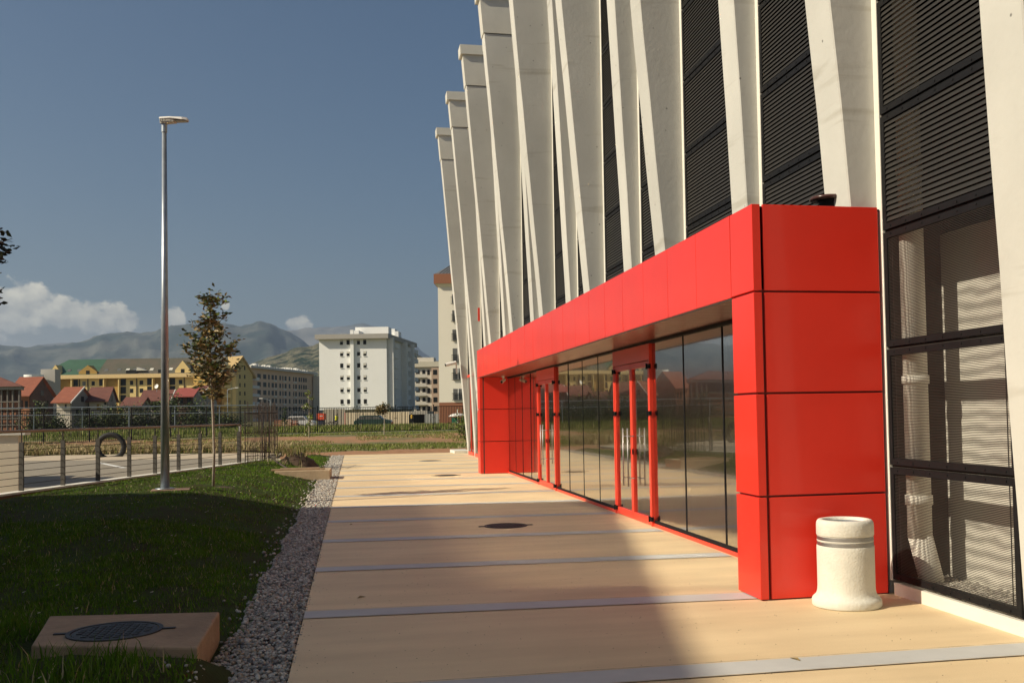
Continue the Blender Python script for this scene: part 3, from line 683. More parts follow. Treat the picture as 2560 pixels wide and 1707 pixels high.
# red sign box seen edge-on between far fins
q = at(1199, 786, 29.5); mb = MB(); mb.box(q.x-.05, q.x+.01, 29.5, 29.55, q.z-.2, q.z+.2); o = mb.build('sign_box', MT['redframe']); tag(o, 'small red sign box fixed between two fins above the far end', 'sign')

# ------------------------------------------------------------------ concrete bin
t = thing('litter_bin', (3.93, 7.58, 0), 'round cream concrete litter bin with two steel bands by the red pillar', 'bin')
c = (3.93, 7.56, 0); rng = random.Random(2)
prof = [(0,.0),(.320,.0),(.333,.003),(.338,.012),(.3385,.048),(.3365,.058),(.330,.067),(.318,.076),(.305,.086),(.295,.098),(.2875,.113),(.2835,.132),(.2815,.16),(.281,.22),(.281,.33),(.2815,.43),(.281,.484),(.279,.488),(.272,.489),(.2715,.494),(.2715,.520),(.273,.525),(.2765,.527),(.2765,.533),(.273,.535),(.2715,.540),(.2715,.566),(.273,.570),(.279,.573),(.281,.578),(.281,.655),(.278,.674),(.271,.688),(.258,.697),(.240,.700),(.225,.699),(.212,.693),(.203,.68),(.20,.66),(.20,.12),(0,.12)]
prof = [(r_*(.81 if z_ > .05 or r_ < .3 else .815), z_) for r_, z_ in prof]
mb = MB(); mb.lathe(prof, c, 96, wob=.0016, rng=rng); part(mb, 'bin_body', MT['binc'], t, smooth=True)
for z in (.493, .537):
    mb = MB(); mb.lathe([(.2187,z),(.224,z),(.224,z+.028),(.2187,z+.028)], c, 72); part(mb, 'steel_band', MT['steel'], t, smooth=False)
mb = MB(); mb.lathe([(.161,.40),(.161,.675),(.155,.675),(.155,.40),(0,.38)], c, 48); part(mb, 'liner', MT['galv'], t, smooth=True)

# ------------------------------------------------------------------ manhole covers
IDX = [0]
def manhole(x, y, r, label, z=.0, grid=True):
    t = thing('manhole_cover', (x, y, z), label, 'manhole cover', 'iron manhole covers')
    mb = MB(); mb.lathe([(r,.0),(r,.009),(r-.028,.009),(r-.028,.003)], (x,y,z), 56); 
    for s_ in (-1, 1): mb.obox((x+s_*(r+.035), y, z+.005), (.09,.035,.008), 0)
    part(mb, 'ring', MT['iron'], t)
    mb = MB(); mb.lathe([(0,.006),(r-.036,.006),(r-.036,.0)], (x,y,z), 56)
    st = .052; n = int(r/st)
    for i in range(-n, n+1):
        for j in range(-n, n+1):
            if math.hypot(i*st, j*st) < r-.07: mb.box(x+i*st-.017, x+i*st+.017, y+j*st-.017, y+j*st+.017, z+.006, z+.011)
    part(mb, 'cover', MT['iron'], t)
manhole(2.12, 14.19, .31, 'dark iron manhole cover in the shaded part of the pavement')
manhole(2.38, 26.5, .31, 'iron manhole cover in the sunny pavement before the far red pillar')
manhole(2.61, 35.3, .31, 'farthest iron manhole cover on the sunny pavement')

for (x,y,a_,lb) in ((.05,9.0,.4,'small brown fallen leaf on the shaded pavement near the gravel'),(-.05,15.1,1.2,'tiny brown twig leaf on the shaded pavement further back'),(2.75,6.0,2.0,'small fallen leaf on the sunny pavement near the grey band')):
    mb = MB(); L_ = .045; ca, sa = math.cos(a_), math.sin(a_); pt = lambda u,v,w: (x+u*ca-v*sa, y+u*sa+v*ca, .005+w)
    mb.poly([pt(-L_,0,.0),pt(-L_*.2,-L_*.4,.012),pt(L_,0,.004),pt(-L_*.1,L_*.4,.016)]); o = mb.build('fallen_leaf', MT['leafb']); tag(o, lb, 'leaf')
rng = random.Random(77); V = []; F = []
for _ in range(1500):
    y = 4.5+20*rng.random()**1.6; x = PL+4.9*rng.random()**(1.6 if rng.random() < .5 else 1); s_ = rng.uniform(.0015,.005); b = len(V)
    if x > 4.0 and 8 < y < 27: continue
    V += [(x-s_,y-s_,.001),(x+s_,y-s_*.6,.001),(x+s_*.7,y+s_,.001),(x-s_,y+s_*.8,.001),(x,y,.001+s_*.9)]; F += [(b,b+1,b+4),(b+1,b+2,b+4),(b+2,b+3,b+4),(b+3,b,b+4)]
o = npmesh('grit', V, F, mat('grit', (.30,.22,.14), .9, .5, 30)); tag(o, 'scattered grit and crumbs on the sand coloured pavement', 'grit', kind='stuff')
# ------------------------------------------------------------------ concrete slabs in the lawn
t = thing('concrete_slab', (-1.6, 7.1, 0), 'square brown concrete manhole slab raised out of the dark lawn', 'slab')
_fl = onz(78,1612,.2); A = [(-2.17,7.81),(-.97,7.62),(-.955,6.47),(_fl.x,_fl.y)]
mb = MB(); mb.hexa([(x,y,-.12) for x,y in A[::-1]]+[(x,y,.2) for x,y in A[::-1]]); part(mb, 'slab', MT['slabc'], t, bevel=.012)
manhole(-1.57, 7.11, .30, 'round iron manhole cover set in the brown concrete slab on the lawn', .2)
t = thing('concrete_slab', (-1.4, 26.9, 0), 'pale concrete slab with boards on it beside the gravel further along', 'slab')
mb = MB(); mb.hexa([(-.62,26.2,-.1),(-.60,27.4,-.1),(-2.0,27.5,-.1),(-2.0,26.3,-.1),(-.62,26.2,.24),(-.60,27.4,.24),(-2.0,27.5,.24),(-2.0,26.3,.24)]); part(mb, 'slab', mat('pale_slab', (.50,.38,.24), .85, .15, 5, .3, 25), t, bevel=.01)
for i, (x0,x1,y_) in enumerate(((-2.1,-.75,26.5),(-1.9,-.9,26.95))):
    mb = MB(); mb.obox(((x0+x1)/2, y_, .265), (x1-x0,.14,.04), .03*(i+1)); o = mb.build('timber_board', MT['wood']); tag(o, ('front' if i == 0 else 'rear')+' timber board lying on the pale slab beside the gravel', 'board')

# soil heap with dry grass, boards
def heap(name, c, rx, ry, h, label, m_='soil'):
    n, k = 22, 8; V = []; F = []; rng = random.Random(int(c[0]*10))
    for i in range(k+1):
        q = i/k
        for j in range(n):
            a_ = 2*math.pi*j/n; rr = (1-q)*(1+rng.uniform(-.12,.12)); V.append((c[0]+math.cos(a_)*rx*rr, c[1]+math.sin(a_)*ry*rr, c[2]-.06+h*(1-(1-q)**1.7)+rng.uniform(-.03,.03)))
    for i in range(k):
        for j in range(n): F.append((i*n+j, i*n+(j+1)%n, (i+1)*n+(j+1)%n, (i+1)*n+j))
    o = npmesh(name, V, F, MT[m_]); tag(o, label, 'soil heap'); return o
heap('soil_heap', (-1.75,31.6,.0), .75, 1.0, .62, 'heap of dark soil with dry grass on top behind the far slab')
heap('soil_heap', (-2.6,30.2,.1), .6, .6, .24, 'low ridge of loose soil beside the rebar cage')
P = [(random.gauss(-1.8,.35), random.gauss(31.6,.4), .40+random.uniform(0,.15)) for _ in range(500)]+[(random.gauss(-2.6,.4), random.gauss(31.2,.5), .12) for _ in range(500)]
o = blades('heap_weeds', P, .1, .35, .006, [MT['bladedry'], MT['bladefield']], .9); tag(o, 'dry weeds growing over the soil heap', 'weeds', kind='stuff')
for i, (a_, b_, lb) in enumerate((((-2.6,31.9,.42),(-1.7,28.3,.12),'dark pole leaning over the soil heap towards the slab'),((-3.1,30.0,.28),(-2.7,29.2,.12),'short rusty channel lying at the foot of the rebar cage'))):
    mb = MB(); mb.tube([a_, b_], .03, 6); o = mb.build('leaning_pole', MT['rust']); tag(o, lb, 'pole')

# ------------------------------------------------------------------ lamp post
lx, ly, lz = -3.365, 19.08, .235
t = thing('street_lamp', (lx, ly, lz), 'tall galvanised street lamp post with flat white lamp head on the lawn', 'street lamp')
mb = MB(); mb.obox((lx+.10, ly-.02, lz+.0), (.66,.5,.22), .12); part(mb, 'footing', MT['lampconc'], t, bevel=.01)
mb = MB(); mb.tube([(lx,ly,lz+.111),(lx,ly,lz+.13)], .17, 20); mb.tube([(lx,ly,lz+.08),(lx-.005,ly,6.88)], [.079,.041], 24); part(mb, 'pole', MT['galv'], t, smooth=False)
for p_ in bpy.data.objects[t.children[-1].name].data.polygons: p_.use_smooth = len(p_.vertices) == 4
mb = MB(); mb.tube([(lx-.005,ly,6.86),(lx-.005,ly,7.02)], .052, 20); part(mb, 'collar', MT['galv'], t)
mb = MB()   # head: flat wedge pointing right and a bit towards the viewer
hx = lx-.06
top = [(0,.0),(.12,.075),(.5,.085)]; 
def P3(u, v, w): 
    a_ = R(-12); return (hx+u*math.cos(a_)-v*math.sin(a_), ly+u*math.sin(a_)+v*math.cos(a_), 7.04+w)
out_ = [(-.02,.055),(0,.085),(.20,.11),(.42,.10),(.50,.055),(.50,-.055),(.42,-.10),(.20,-.11),(0,-.085),(-.02,-.055)]
n = len(out_); b = len(mb.v)
mb.v += [P3(u,v,.035-(.03 if u > .3 else 0)+.02) for u,v in out_]+[P3(u*.96,v*.8,.085-.012*(u>.3)) for u,v in out_]
mb.f.append(tuple(range(b+n,b+2*n))); mb.mi.append(0)
for i in range(n): j = (i+1)%n; mb.f.append((b+i,b+j,b+n+j,b+n+i)); mb.mi.append(0)
mb.f.append(tuple(reversed(range(b,b+n)))); mb.mi.append(0)
part(mb, 'lamp_head', MT['whitepaint'], t)
mb = MB(); mb.hexa([P3(0,-.06,-.03),P3(.26,-.08,-.005),P3(.26,.08,-.005),P3(0,.06,-.03),P3(0,-.07,.05),P3(.26,-.10,.05),P3(.26,.10,.05),P3(0,.07,.05)])
for i in range(7): mb.hexa([P3(.01+i*.03,-.088,.0),P3(.02+i*.03,-.088,.0),P3(.02+i*.03,.088,.0),P3(.01+i*.03,.088,.0),P3(.01+i*.03,-.088,.05),P3(.02+i*.03,-.088,.05),P3(.02+i*.03,.088,.05),P3(.01+i*.03,.088,.05)])
part(mb, 'heat_sink', MT['cap'], t)
mb = MB(); mb.hexa([P3(.27,-.08,.008),P3(.48,-.06,.006),P3(.48,.06,.006),P3(.27,.08,.008),P3(.27,-.08,.02),P3(.48,-.06,.02),P3(.48,.06,.02),P3(.27,.08,.02)]); part(mb, 'lens', mat('lamp_lens', (.20,.17,.12), .15, .1), t)

# ------------------------------------------------------------------ trees
def leaves(pts, size, mats, probs, droop=.3, name='foliage', parent=None, asp=.42, up=0.4):
    pts = np.asarray(pts); n = len(pts)
    d = np.random.normal(size=(n,3)); d[:,2] = np.abs(d[:,2])*up - droop*np.random.rand(n); d /= np.linalg.norm(d,axis=1)[:,None]
    r_ = np.random.normal(size=(n,3)); s_ = np.cross(d, r_); s_ /= np.linalg.norm(s_,axis=1)[:,None]; nn = np.cross(d, s_)
    L_ = (size*np.random.uniform(.6,1.3,n))[:,None]; w_ = L_*asp*.5
    b0 = pts; m0 = pts+d*L_*.5; tip = pts+d*L_+nn*L_*-.12
    V = np.concatenate([b0, m0+s_*w_+nn*w_*.25, m0-s_*w_+nn*w_*.25, tip, m0], 0); i = np.arange(n)
    F = np.concatenate([np.stack([i,i+n,i+4*n],1), np.stack([i+n,i+3*n,i+4*n],1), np.stack([i,i+4*n,i+2*n],1), np.stack([i+4*n,i+3*n,i+2*n],1)],0)
    mi = np.tile(np.random.choice(len(mats), n, p=probs), 4)
    o = npmesh(name, V, F, mats, mi)
    if parent: o.parent = parent; o.matrix_parent_inverse = world_of(parent).inverted()
    return o
# young magnolia-like tree on the lawn
T0 = Vector((-2.68, 20.17, .25))
t = thing('young_tree', T0, 'slim young tree with bronze and green leaves beside the lamp post', 'tree')
mb = MB(); mb.tube([T0-Vector((0,0,.05)), T0+Vector((.02,0,.7)), T0+Vector((.0,.01,1.4)), T0+Vector((-.03,0,2.1)), T0+Vector((-.05,0,2.9)), T0+Vector((-.04,.01,3.6)), T0+Vector((-.05,0,3.85))], [.028,.024,.023,.021,.016,.009,.004], 10)
part(mb, 'trunk', MT['palebark'], t, smooth=True)
rng = random.Random(21); mb = MB(); LP = []
prof = [(1.95,.16),(2.1,.28),(2.3,.42),(2.5,.42),(2.75,.54),(2.95,.50),(3.15,.34),(3.35,.34),(3.5,.22),(3.6,.13),(3.7,.25),(3.88,.20)]
def rad(z):
    for (a_,ra),(b_,rb) in zip(prof, prof[1:]):
        if z <= b_: return ra+(rb-ra)*(z-a_)/(b_-a_)
    return .1
for i in range(46):
    z = 1.85+1.95*(i/46)+rng.uniform(-.03,.03); a_ = i*2.4+rng.uniform(-.4,.4); L_ = rad(min(max(z+.15,1.95),3.87))*rng.uniform(.6,1.12)
    if 3.45 < z+.1 < 3.62 and rng.random() < .6: continue
    p0 = T0+Vector((-.03,0,z-.12)); p1 = p0+Vector((math.cos(a_)*L_, math.sin(a_)*L_, L_*rng.uniform(.35,.8))); pm = (p0+p1)/2+Vector((0,0,-.03))
    mb.tube([p0,pm,p1], [.009,.006,.003], 5)
    for q in range(int(24+L_*66)):
        s_ = rng.uniform(.25,1.05); p_ = p0.lerp(p1, s_); LP.append((p_.x+rng.gauss(0,.045), p_.y+rng.gauss(0,.045), p_.z+rng.gauss(0,.05)))
# left side bough that sticks out
for (dx,zz) in ((-.52,2.75),(-.44,2.95),(.48,2.35)):
    p1 = T0+Vector((dx,.0,zz)); mb.tube([T0+Vector((-.02,0,zz-.55)),p1],[.008,.003],5)
    for q in range(34): s_ = rng.uniform(.55,1.08); p_ = (T0+Vector((-.02,0,zz-.55))).lerp(p1,s_); LP.append((p_.x+rng.gauss(0,.04),p_.y+rng.gauss(0,.04),p_.z+rng.gauss(0,.045)))
part(mb, 'branches', MT['bark'], t)
leaves(LP, .118, [MT['leafg'], MT['leafb'], MT['leafy']], [.38,.52,.10], parent=t)
# soil disc at its foot
mb = MB(); mb.lathe([(.0,.06),(.25,.045),(.42,.0)], (T0.x, T0.y, T0.z-.01), 20, wob=.1, rng=rng); o = mb.build('soil_patch', MT['soil']); tag(o, kind='structure')
# tree reaching in from outside the frame
t = thing('broadleaf_tree', (-5.6, 13, .2), 'dark leafy tree whose branch tips reach in from the left edge', 'tree')
mb = MB(); mb.tube([(-5.6,13,0),(-5.58,13,1.6),(-5.5,13.05,3.0),(-5.45,13,4.4)], [.09,.075,.05,.02], 10)
LP = []
rng = random.Random(5)
TIPS = [(-4.04,13,3.82),(-4.06,13.05,3.68),(-4.16,12.9,3.50),(-4.22,13,3.95),(-4.14,13,3.10),(-4.22,13.1,3.2),(-4.2,13,3.62)]
for i in range(60):
    a_ = rng.uniform(0,6.28); L_ = rng.uniform(.5,1.15); z = rng.uniform(1.9,4.3)
    if math.cos(a_) > .1: L_ *= .8
    TIPS.append((-5.5+math.cos(a_)*L_, 13+math.sin(a_)*L_, z))
for tp in TIPS:
    p0 = Vector((-5.5,13.02,max(1.4,tp[2]-.7))); p1 = Vector(tp); mb.tube([p0,(p0+p1)/2+Vector((0,0,.05)),p1],[.02,.012,.004],5)
    near_ = tp[0] > -4.3
    for q in range(62 if near_ else 60):
        s_ = rng.uniform(.72,1.0) if near_ else rng.uniform(.3,1.05); p_ = p0.lerp(p1,s_); sg = .05 if near_ else .10; LP.append((p_.x+rng.gauss(0,sg),p_.y+rng.gauss(0,sg),p_.z+rng.gauss(0,sg*1.6)))
part(mb, 'trunk', MT['bark'], t)
leaves(LP, .085, [MT['leafd'], MT['leafg']], [.85,.15], parent=t, asp=.5)

# ------------------------------------------------------------------ railing with kerb
RP = [(-7.9,16.0),(-6.75,19.0),(-6.30,20.85),(-5.93,22.25),(-5.57,23.6),(-5.20,24.95),(-4.85,26.15),(-4.50,27.4),(-4.14,28.6),(-3.78,29.9),(-3.42,31.3)]
t = thing('railing', (-5,25,.3), 'steel railing with brown handrail and thin cables along the lawn kerb', 'railing')
def rz_(i): return .27
for i, (x,y) in enumerate(RP):
    d_ = Vector(RP[min(i+1,len(RP)-1)])-Vector(RP[max(i-1,0)]); a_ = math.atan2(d_.y,d_.x)
    mb = MB(); mb.obox((x,y,.27+.47), (.105,.022,.94), a_+R(78)); mb.tube([(x,y,1.2),(x,y,1.40)], .011, 8)
    part(mb, 'post', MT['railpost'], t)
mb = MB(); mb.tube([(x,y,1.42) for x,y in RP]+[(-3.40,31.36,1.40)], .030, 14); part(mb, 'handrail', MT['rail'], t, smooth=True)
mb = MB(); mb.tube([(-3.39,31.40,.27),(-3.39,31.40,1.42)], .035, 12); part(mb, 'end_post', MT['steel'], t)
for zc in (.40,.53,.66,.79,.92,1.05):
    mb = MB(); mb.tube([(x,y,zc) for x,y in RP], .0065, 6); part(mb, 'cable', MT['railpost'], t)
t = thing('kerb_wall', (-5,25,0), 'low brown kerb wall with white coping under the railing', 'kerb')
mb = MB(); mc = MB()
RP2 = [(-13,4)]+RP+[(-2.9,33.2)]
for (x0,y0),(x1,y1) in zip(RP2, RP2[1:]):
    d_ = (Vector((x1,y1))-Vector((x0,y0))).normalized(); n_ = Vector((-d_.y,d_.x))*.115; m_ = n_*1.12
    mb.hexa([(x0-n_.x,y0-n_.y,-.2),(x1-n_.x,y1-n_.y,-.2),(x1+n_.x,y1+n_.y,-.2),(x0+n_.x,y0+n_.y,-.2),(x0-n_.x,y0-n_.y,.235),(x1-n_.x,y1-n_.y,.235),(x1+n_.x,y1+n_.y,.235),(x0+n_.x,y0+n_.y,.235)])
    mc.hexa([(x0-m_.x,y0-m_.y,.237),(x1-m_.x,y1-m_.y,.237),(x1+m_.x,y1+m_.y,.237),(x0+m_.x,y0+m_.y,.237),(x0-m_.x,y0-m_.y,.275),(x1-m_.x,y1-m_.y,.275),(x1+m_.x,y1+m_.y,.275),(x0+m_.x,y0+m_.y,.275)])
part(mb, 'wall', mat('kerb_brown', (.16,.085,.05), .9, .2, 5), t); part(mc, 'coping', MT['kerbwhite'], t)
t = thing('ramp_wall', (-8.4,22.5,0), 'beige rendered ramp wall behind the railing at the left edge', 'wall')
q0 = at(50, 1080, 23.2)
mb = MB(); mb.box(q0.x-6, q0.x, 23.1, 23.4, 0, 1.32); part(mb, 'wall', MT['ivory'], t)
mb = MB(); mb.box(q0.x-6.05, q0.x+.14, 23.05, 23.45, 1.322, 1.37); part(mb, 'coping', MT['kerbwhite'], t)
# rubber tyre standing on the verge
q0 = at(277, 1114, 47.0); t = thing('old_tyre', q0, 'old black tractor tyre standing half sunk behind the parking area', 'tyre')
mb = MB(); n, k = 40, 10; b = 0; RR, r2 = .54, .12; c = Vector((q0.x, 47.0, .13+.30))
for i in range(n):
    a_ = 2*math.pi*i/n
    for j in range(k):
        w_ = 2*math.pi*j/k; rr = RR+r2*math.cos(w_)*(1.0 if i % 2 else .93); mb.v.append((c.x+rr*math.cos(a_), c.y+r2*1.3*math.sin(w_), c.z+rr*math.sin(a_)))
for i in range(n):
    for j in range(k): mb.f.append((i*k+j, ((i+1)%n)*k+j, ((i+1)%n)*k+(j+1)%k, i*k+(j+1)%k)); mb.mi.append(0)
part(mb, 'tread', MT['tyre'], t)

t = thing('shade_truck', (-12.2,28,0), 'unseen white box truck added left of the view to cast shade on the parking area', 'truck')  # added out of view only for the shade it casts on the parking area
mb = MB(); mb.box(-13.3,-11.1,25.6,29.4,.75,3.15); part(mb, 'cargo_box', MT['whitepaint'], t, bevel=.08)
mb = MB(); mb.prism([(29.5,.5),(31.3,.5),(31.3,1.5),(30.9,2.35),(29.5,2.45)], 'x', -13.1,-11.3); part(mb, 'cab', MT['whitepaint'], t, bevel=.1)
mb = MB(); mb.box(-12.9,-11.5,25.7,29.6,.5,.74); part(mb, 'chassis', MT['black'], t)
for y_ in (26.6,30.2):
    for x_ in (-13.2,-11.5): mb = MB(); mb.tube([(x_,y_,.42),(x_+.28,y_,.42)], .42, 20); part(mb, 'wheel', MT['tyre'], t)
# rebar cage of an unfinished wall
t = thing('rebar_cage', (-3.0,31.5,0), 'cage of tall rusty reinforcing bars at the end of the railing', 'rebar')
rng = random.Random(9)
for (xa,ya,xb,yb,nn) in ((-3.25,31.6,-2.35,32.2,15),(-2.75,30.8,-2.45,33.4,20),(-3.2,30.9,-3.0,33.2,8)):
    mb = MB()
    for i in range(nn):
        s_ = i/(nn-1)+rng.uniform(-.02,.02); x,y = xa+(xb-xa)*s_, ya+(yb-ya)*s_; h_ = rng.choice([2.05,2.1,1.95,1.85,1.98]); mb.tube([(x,y,.05),(x+rng.uniform(-.03,.03),y,h_)], .0085, 5)
    part(mb, 'vertical_bars', MT['rust'], t)
    for z in (.45,1.75,1.15):
        mb = MB(); mb.tube([(xa,ya,z),(xb,yb,z+rng.uniform(-.03,.03))], .008 if z != 1.75 else .014, 5); part(mb, 'tie_bar', MT['rust'], t)
mb = MB(); mb.tube([(-3.3,31.2,.62),(-2.2,32.0,.52)], .02, 6); part(mb, 'tie_bar', MT['rust'], t)
t2 = thing('concrete_strip', (-3,33,0), 'pale concrete footing behind the rebar cage', 'footing')
mb = MB(); mb.obox((-2.9,34.6,.02), (1.0,3.6,.30), .1); part(mb, 'footing', mat('pale_footing', (.6,.52,.38), .85, .1, 4), t2)

# ------------------------------------------------------------------ black fences
def fence_run(name, label, A_, B_, h, step, mtl, zb=None, plinth=True, bars=.13, bt=.034):
    A_ = Vector(A_); B_ = Vector(B_); d_ = B_-A_; L_ = d_.length; d_.normalize(); t = thing(name, A_, label, 'fence'); n_ = Vector((-d_.y, d_.x, 0)); ang = math.atan2(d_.y, d_.x)
    k = max(1, round(L_/step)); st = L_/k
    for i in range(k+1):
        p_ = A_+d_*(i*st); mb = MB(); mb.obox(p_+Vector((0,0,h*.53)), (.07,.07,h*1.06), ang); part(mb, 'post', mtl, t)
        if i == k: break
        mb = MB(); a_ = p_+d_*.14; b_ = p_+d_*(st-.14)
        for z in (.12, h-.03): mb.obox((a_+b_)/2+Vector((0,0,z)), ((b_-a_).length,.035,.05), ang)
        q = 0; n2 = int((b_-a_).length/bars)
        for j in range(n2+1): c_ = a_+(b_-a_)*(j/n2); mb.obox(c_+Vector((0,0,h/2+.03)), (bt,bt,h-.1), ang)
        for z in (.28, h*.55): mb.obox(p_+Vector((0,0,z)), (.28,.02,.03), ang)
        part(mb, 'bar_panel', mtl, t)
    if plinth:
        mb = MB(); mb.obox((A_+B_)/2+Vector((0,0,.0)), (L_,.18,.14), ang); part(mb, 'plinth', MT['kerbwhite'], t)
    return t
FC = at(693, 1093, 80); fz = ground_z(0, 80)
fence_run('metal_fence', 'long black bar fence across the far field in front of the white flats', (FC.x, 80, fz), (15.5, 82, fz), 2.05, 3.02, MT['black'])
fence_run('metal_fence', 'black bar fence on the left behind the parking area and tyre', (-27, 57, .08), (FC.x-.4, 79.6, fz-.05), 2.15, 3.02, MT['black'], bt=.019)
# second, greyer rail line close in front of the houses
q = at(0, 1040, 96)
def pipe_rail(name, label, A_, B_, h, z2s, m_):
    A_ = Vector(A_); B_ = Vector(B_); t = thing(name, A_, label, 'fence'); k = int((B_-A_).length/4)
    for z in z2s: mb = MB(); mb.tube([A_+Vector((0,0,z)), B_+Vector((0,0,z))], .05, 6); part(mb, 'rail', m_, t)
    for i in range(k+1): mb = MB(); p_ = A_.lerp(B_, i/k); mb.tube([p_, p_+Vector((0,0,h))], .05, 6); part(mb, 'post', m_, t)
pipe_rail('pipe_railing', 'grey pipe railing along the street in front of the houses', (-42,100,.3), (-9,104,.3), 2.6, (1.9,2.6), MT['galv'])

# ------------------------------------------------------------------ bushes behind the left fence
hb_rng = random.Random(31)
def bush(x, y, w, h, label, group, mats=('hedge','leafy'), pr=(.86,.14), n=2200, size=.22, d=None):
    t = thing('bush', (x,y,.2), label, 'bush', group); d = d or w*.7
    P = []; cl = [(hb_rng.gauss(0,.33)*w, hb_rng.gauss(0,.3)*d, abs(hb_rng.gauss(0,.35))*h) for _ in range(16)]
    while len(P) < n:
        c_ = hb_rng.choice(cl); p_ = (x+c_[0]*.6+hb_rng.gauss(0,w*.10), y+c_[1]*.6+hb_rng.gauss(0,d*.1), .2+min(h, abs(c_[2]+hb_rng.gauss(0,h*.16))))
        P.append(p_)
    leaves(P, size, [MT[m_] for m_ in mats], list(pr), parent=t, asp=.6)
    mb = MB()
    for i in range(5): a_ = hb_rng.uniform(0,6.28); mb.tube([(x,y,.1),(x+math.cos(a_)*w*.3, y+math.sin(a_)*d*.3, h*.8)], [.04,.015], 5)
    part(mb, 'stems', MT['bark'], t)
BL = ['dark bush in front of the orange brick house','low bush between the brick house and the cream house','rounded bush under the white house with the arch','tall bush right of the white house with the arch','largest dark bush before the low white eaved house','dark bush left of the lamp post behind the fence','low dark bush just behind the lamp post','tall dark bush between lamp post and white road sign','wide dark bush right of the white road sign','low bush behind the young tree trunk','last low bush at the right end of the row by the yellow gable']
for bi, (px, w, h) in enumerate(((95,3.2,2.7),(145,2.8,2.0),(232,2.4,2.2),(262,3.4,3.0),(300,3.6,3.5),(345,3.4,3.0),(388,3.0,2.6),(452,3.4,3.2),(492,3.6,3.4),(540,2.6,1.9),(575,2.6,1.7))):
    q = at(px, 1050, 108+hb_rng.uniform(-2,3)); bush(q.x, q.y, w*1.2, h*1.25, BL[bi], 'bushes behind the left fence')
q = at(1150, 1080, 60); bush(q.x+.3, 60, 1.5, 1.7, 'loose green shrub at the far corner of the hall', None, ('leafy','bladefield','hedge'), (.4,.3,.3), 900, .13)
# small trees in the field
def small_tree(px, Y, h, crown, label, mats, pr, n, size, stem='palebark', cz=(.35,1.0)):
    q = at(px, 1060, Y); z0 = ground_z(q.x, Y); t = thing('young_tree', (q.x, Y, z0), label, 'tree')
    mb = MB(); mb.tube([(q.x,Y,z0-.05),(q.x+.03,Y,z0+h*.5),(q.x,Y,z0+h*.95)], [.035,.028,.01], 6); part(mb, 'trunk', MT[stem], t)
    P = []; rng = random.Random(px)
    for i in range(14):
        a_ = rng.uniform(0,6.28); zc = z0+h*rng.uniform(*cz); rr = crown*rng.uniform(.15,.85); c_ = (q.x+math.cos(a_)*rr, Y+math.sin(a_)*rr, zc)
        for _ in range(n//14): P.append(tuple(c_[j]+rng.gauss(0,crown*.17) for j in range(3)))
    leaves(P, size, [MT[m_] for m_ in mats], pr, parent=t, asp=.6)
small_tree(960, 70, 2.05, .55, 'small round topped tree in the field before the black fence', ('leafb','hedge'), [.5,.5], 700, .14, cz=(.72,1.0))
small_tree(772, 68, 3.1, .42, 'pale slender sapling in front of the long grey flats', ('leafy','bladefield','kerbwhite'), [.6,.25,.15], 420, .13, cz=(.1,1.0))
small_tree(711, 90, 2.2, .3, 'thin sapling behind the far fence left of the red box', ('leafy','hedge'), [.6,.4], 260, .14, cz=(.3,1.0))

# ------------------------------------------------------------------ far buildings
# the street grid out there lies parallel to the camera's picture plane: build in a frame turned by -YAW, then turn each root
at_world = at
def at(px, py, D_):
    P_ = at_world(px, py, 1.0); d_ = P_-CAM; c_, s_ = math.cos(YAW), math.sin(YAW)
    x_, y_ = d_.x*c_-d_.y*s_, d_.x*s_+d_.y*c_
    k_ = D_/y_; return Vector((x_*k_, D_, CAM.z+d_.z*k_))
BEFORE = set(bpy.data.objects)
def PXM(Y): return FPX/Y*1.0
def win_obj(parent, corners_fn, w, h, mats, depth=.12, name='window'):
    pass
class Face:
    """a vertical facade: origin (left-bottom), unit direction u along it, outward normal n"""
    def __init__(s, O, u): s.O = Vector(O); s.u = Vector(u).normalized(); s.n = Vector((s.u.y, -s.u.x, 0))
    def p(s, a, z, d=0): return s.O+s.u*a+Vector((0,0,z))+s.n*d
    def slab(s, mb, a0, a1, z0, z1, d0, d1, mi=0):
        P = [s.p(a0,z0,d1), s.p(a1,z0,d1), s.p(a1,z0,d0), s.p(a0,z0,d0), s.p(a0,z1,d1), s.p(a1,z1,d1), s.p(a1,z1,d0), s.p(a0,z1,d0)]; mb.hexa(P, mi)
WG = mat('window_dark', (.02,.02,.018), .35, .3, .5, spec=.2); WGR = mat('window_grey', (.13,.13,.12), .3, .3, .5); SH = mat('window_blind', (.62,.60,.52), .7, .1, .5)
def window(F_, parent, a, z, w, h, blind=0, frame=None, m_=None):
    mb = MB(); F_.slab(mb, a, a+w, z, z+h, .01, .04)
    wo = part(mb, 'window', m_ or WG, parent)
    if blind: mb = MB(); F_.slab(mb, a+.02, a+w-.02, z+h*(1-blind), z+h-.02, .045, .07); part(mb, 'blind', SH, wo)
    if frame:
        mb = MB(); F_.slab(mb, a-.06, a+w+.06, z-.10, z-.0, .02, .14); part(mb, 'sill', frame, wo)
    return wo

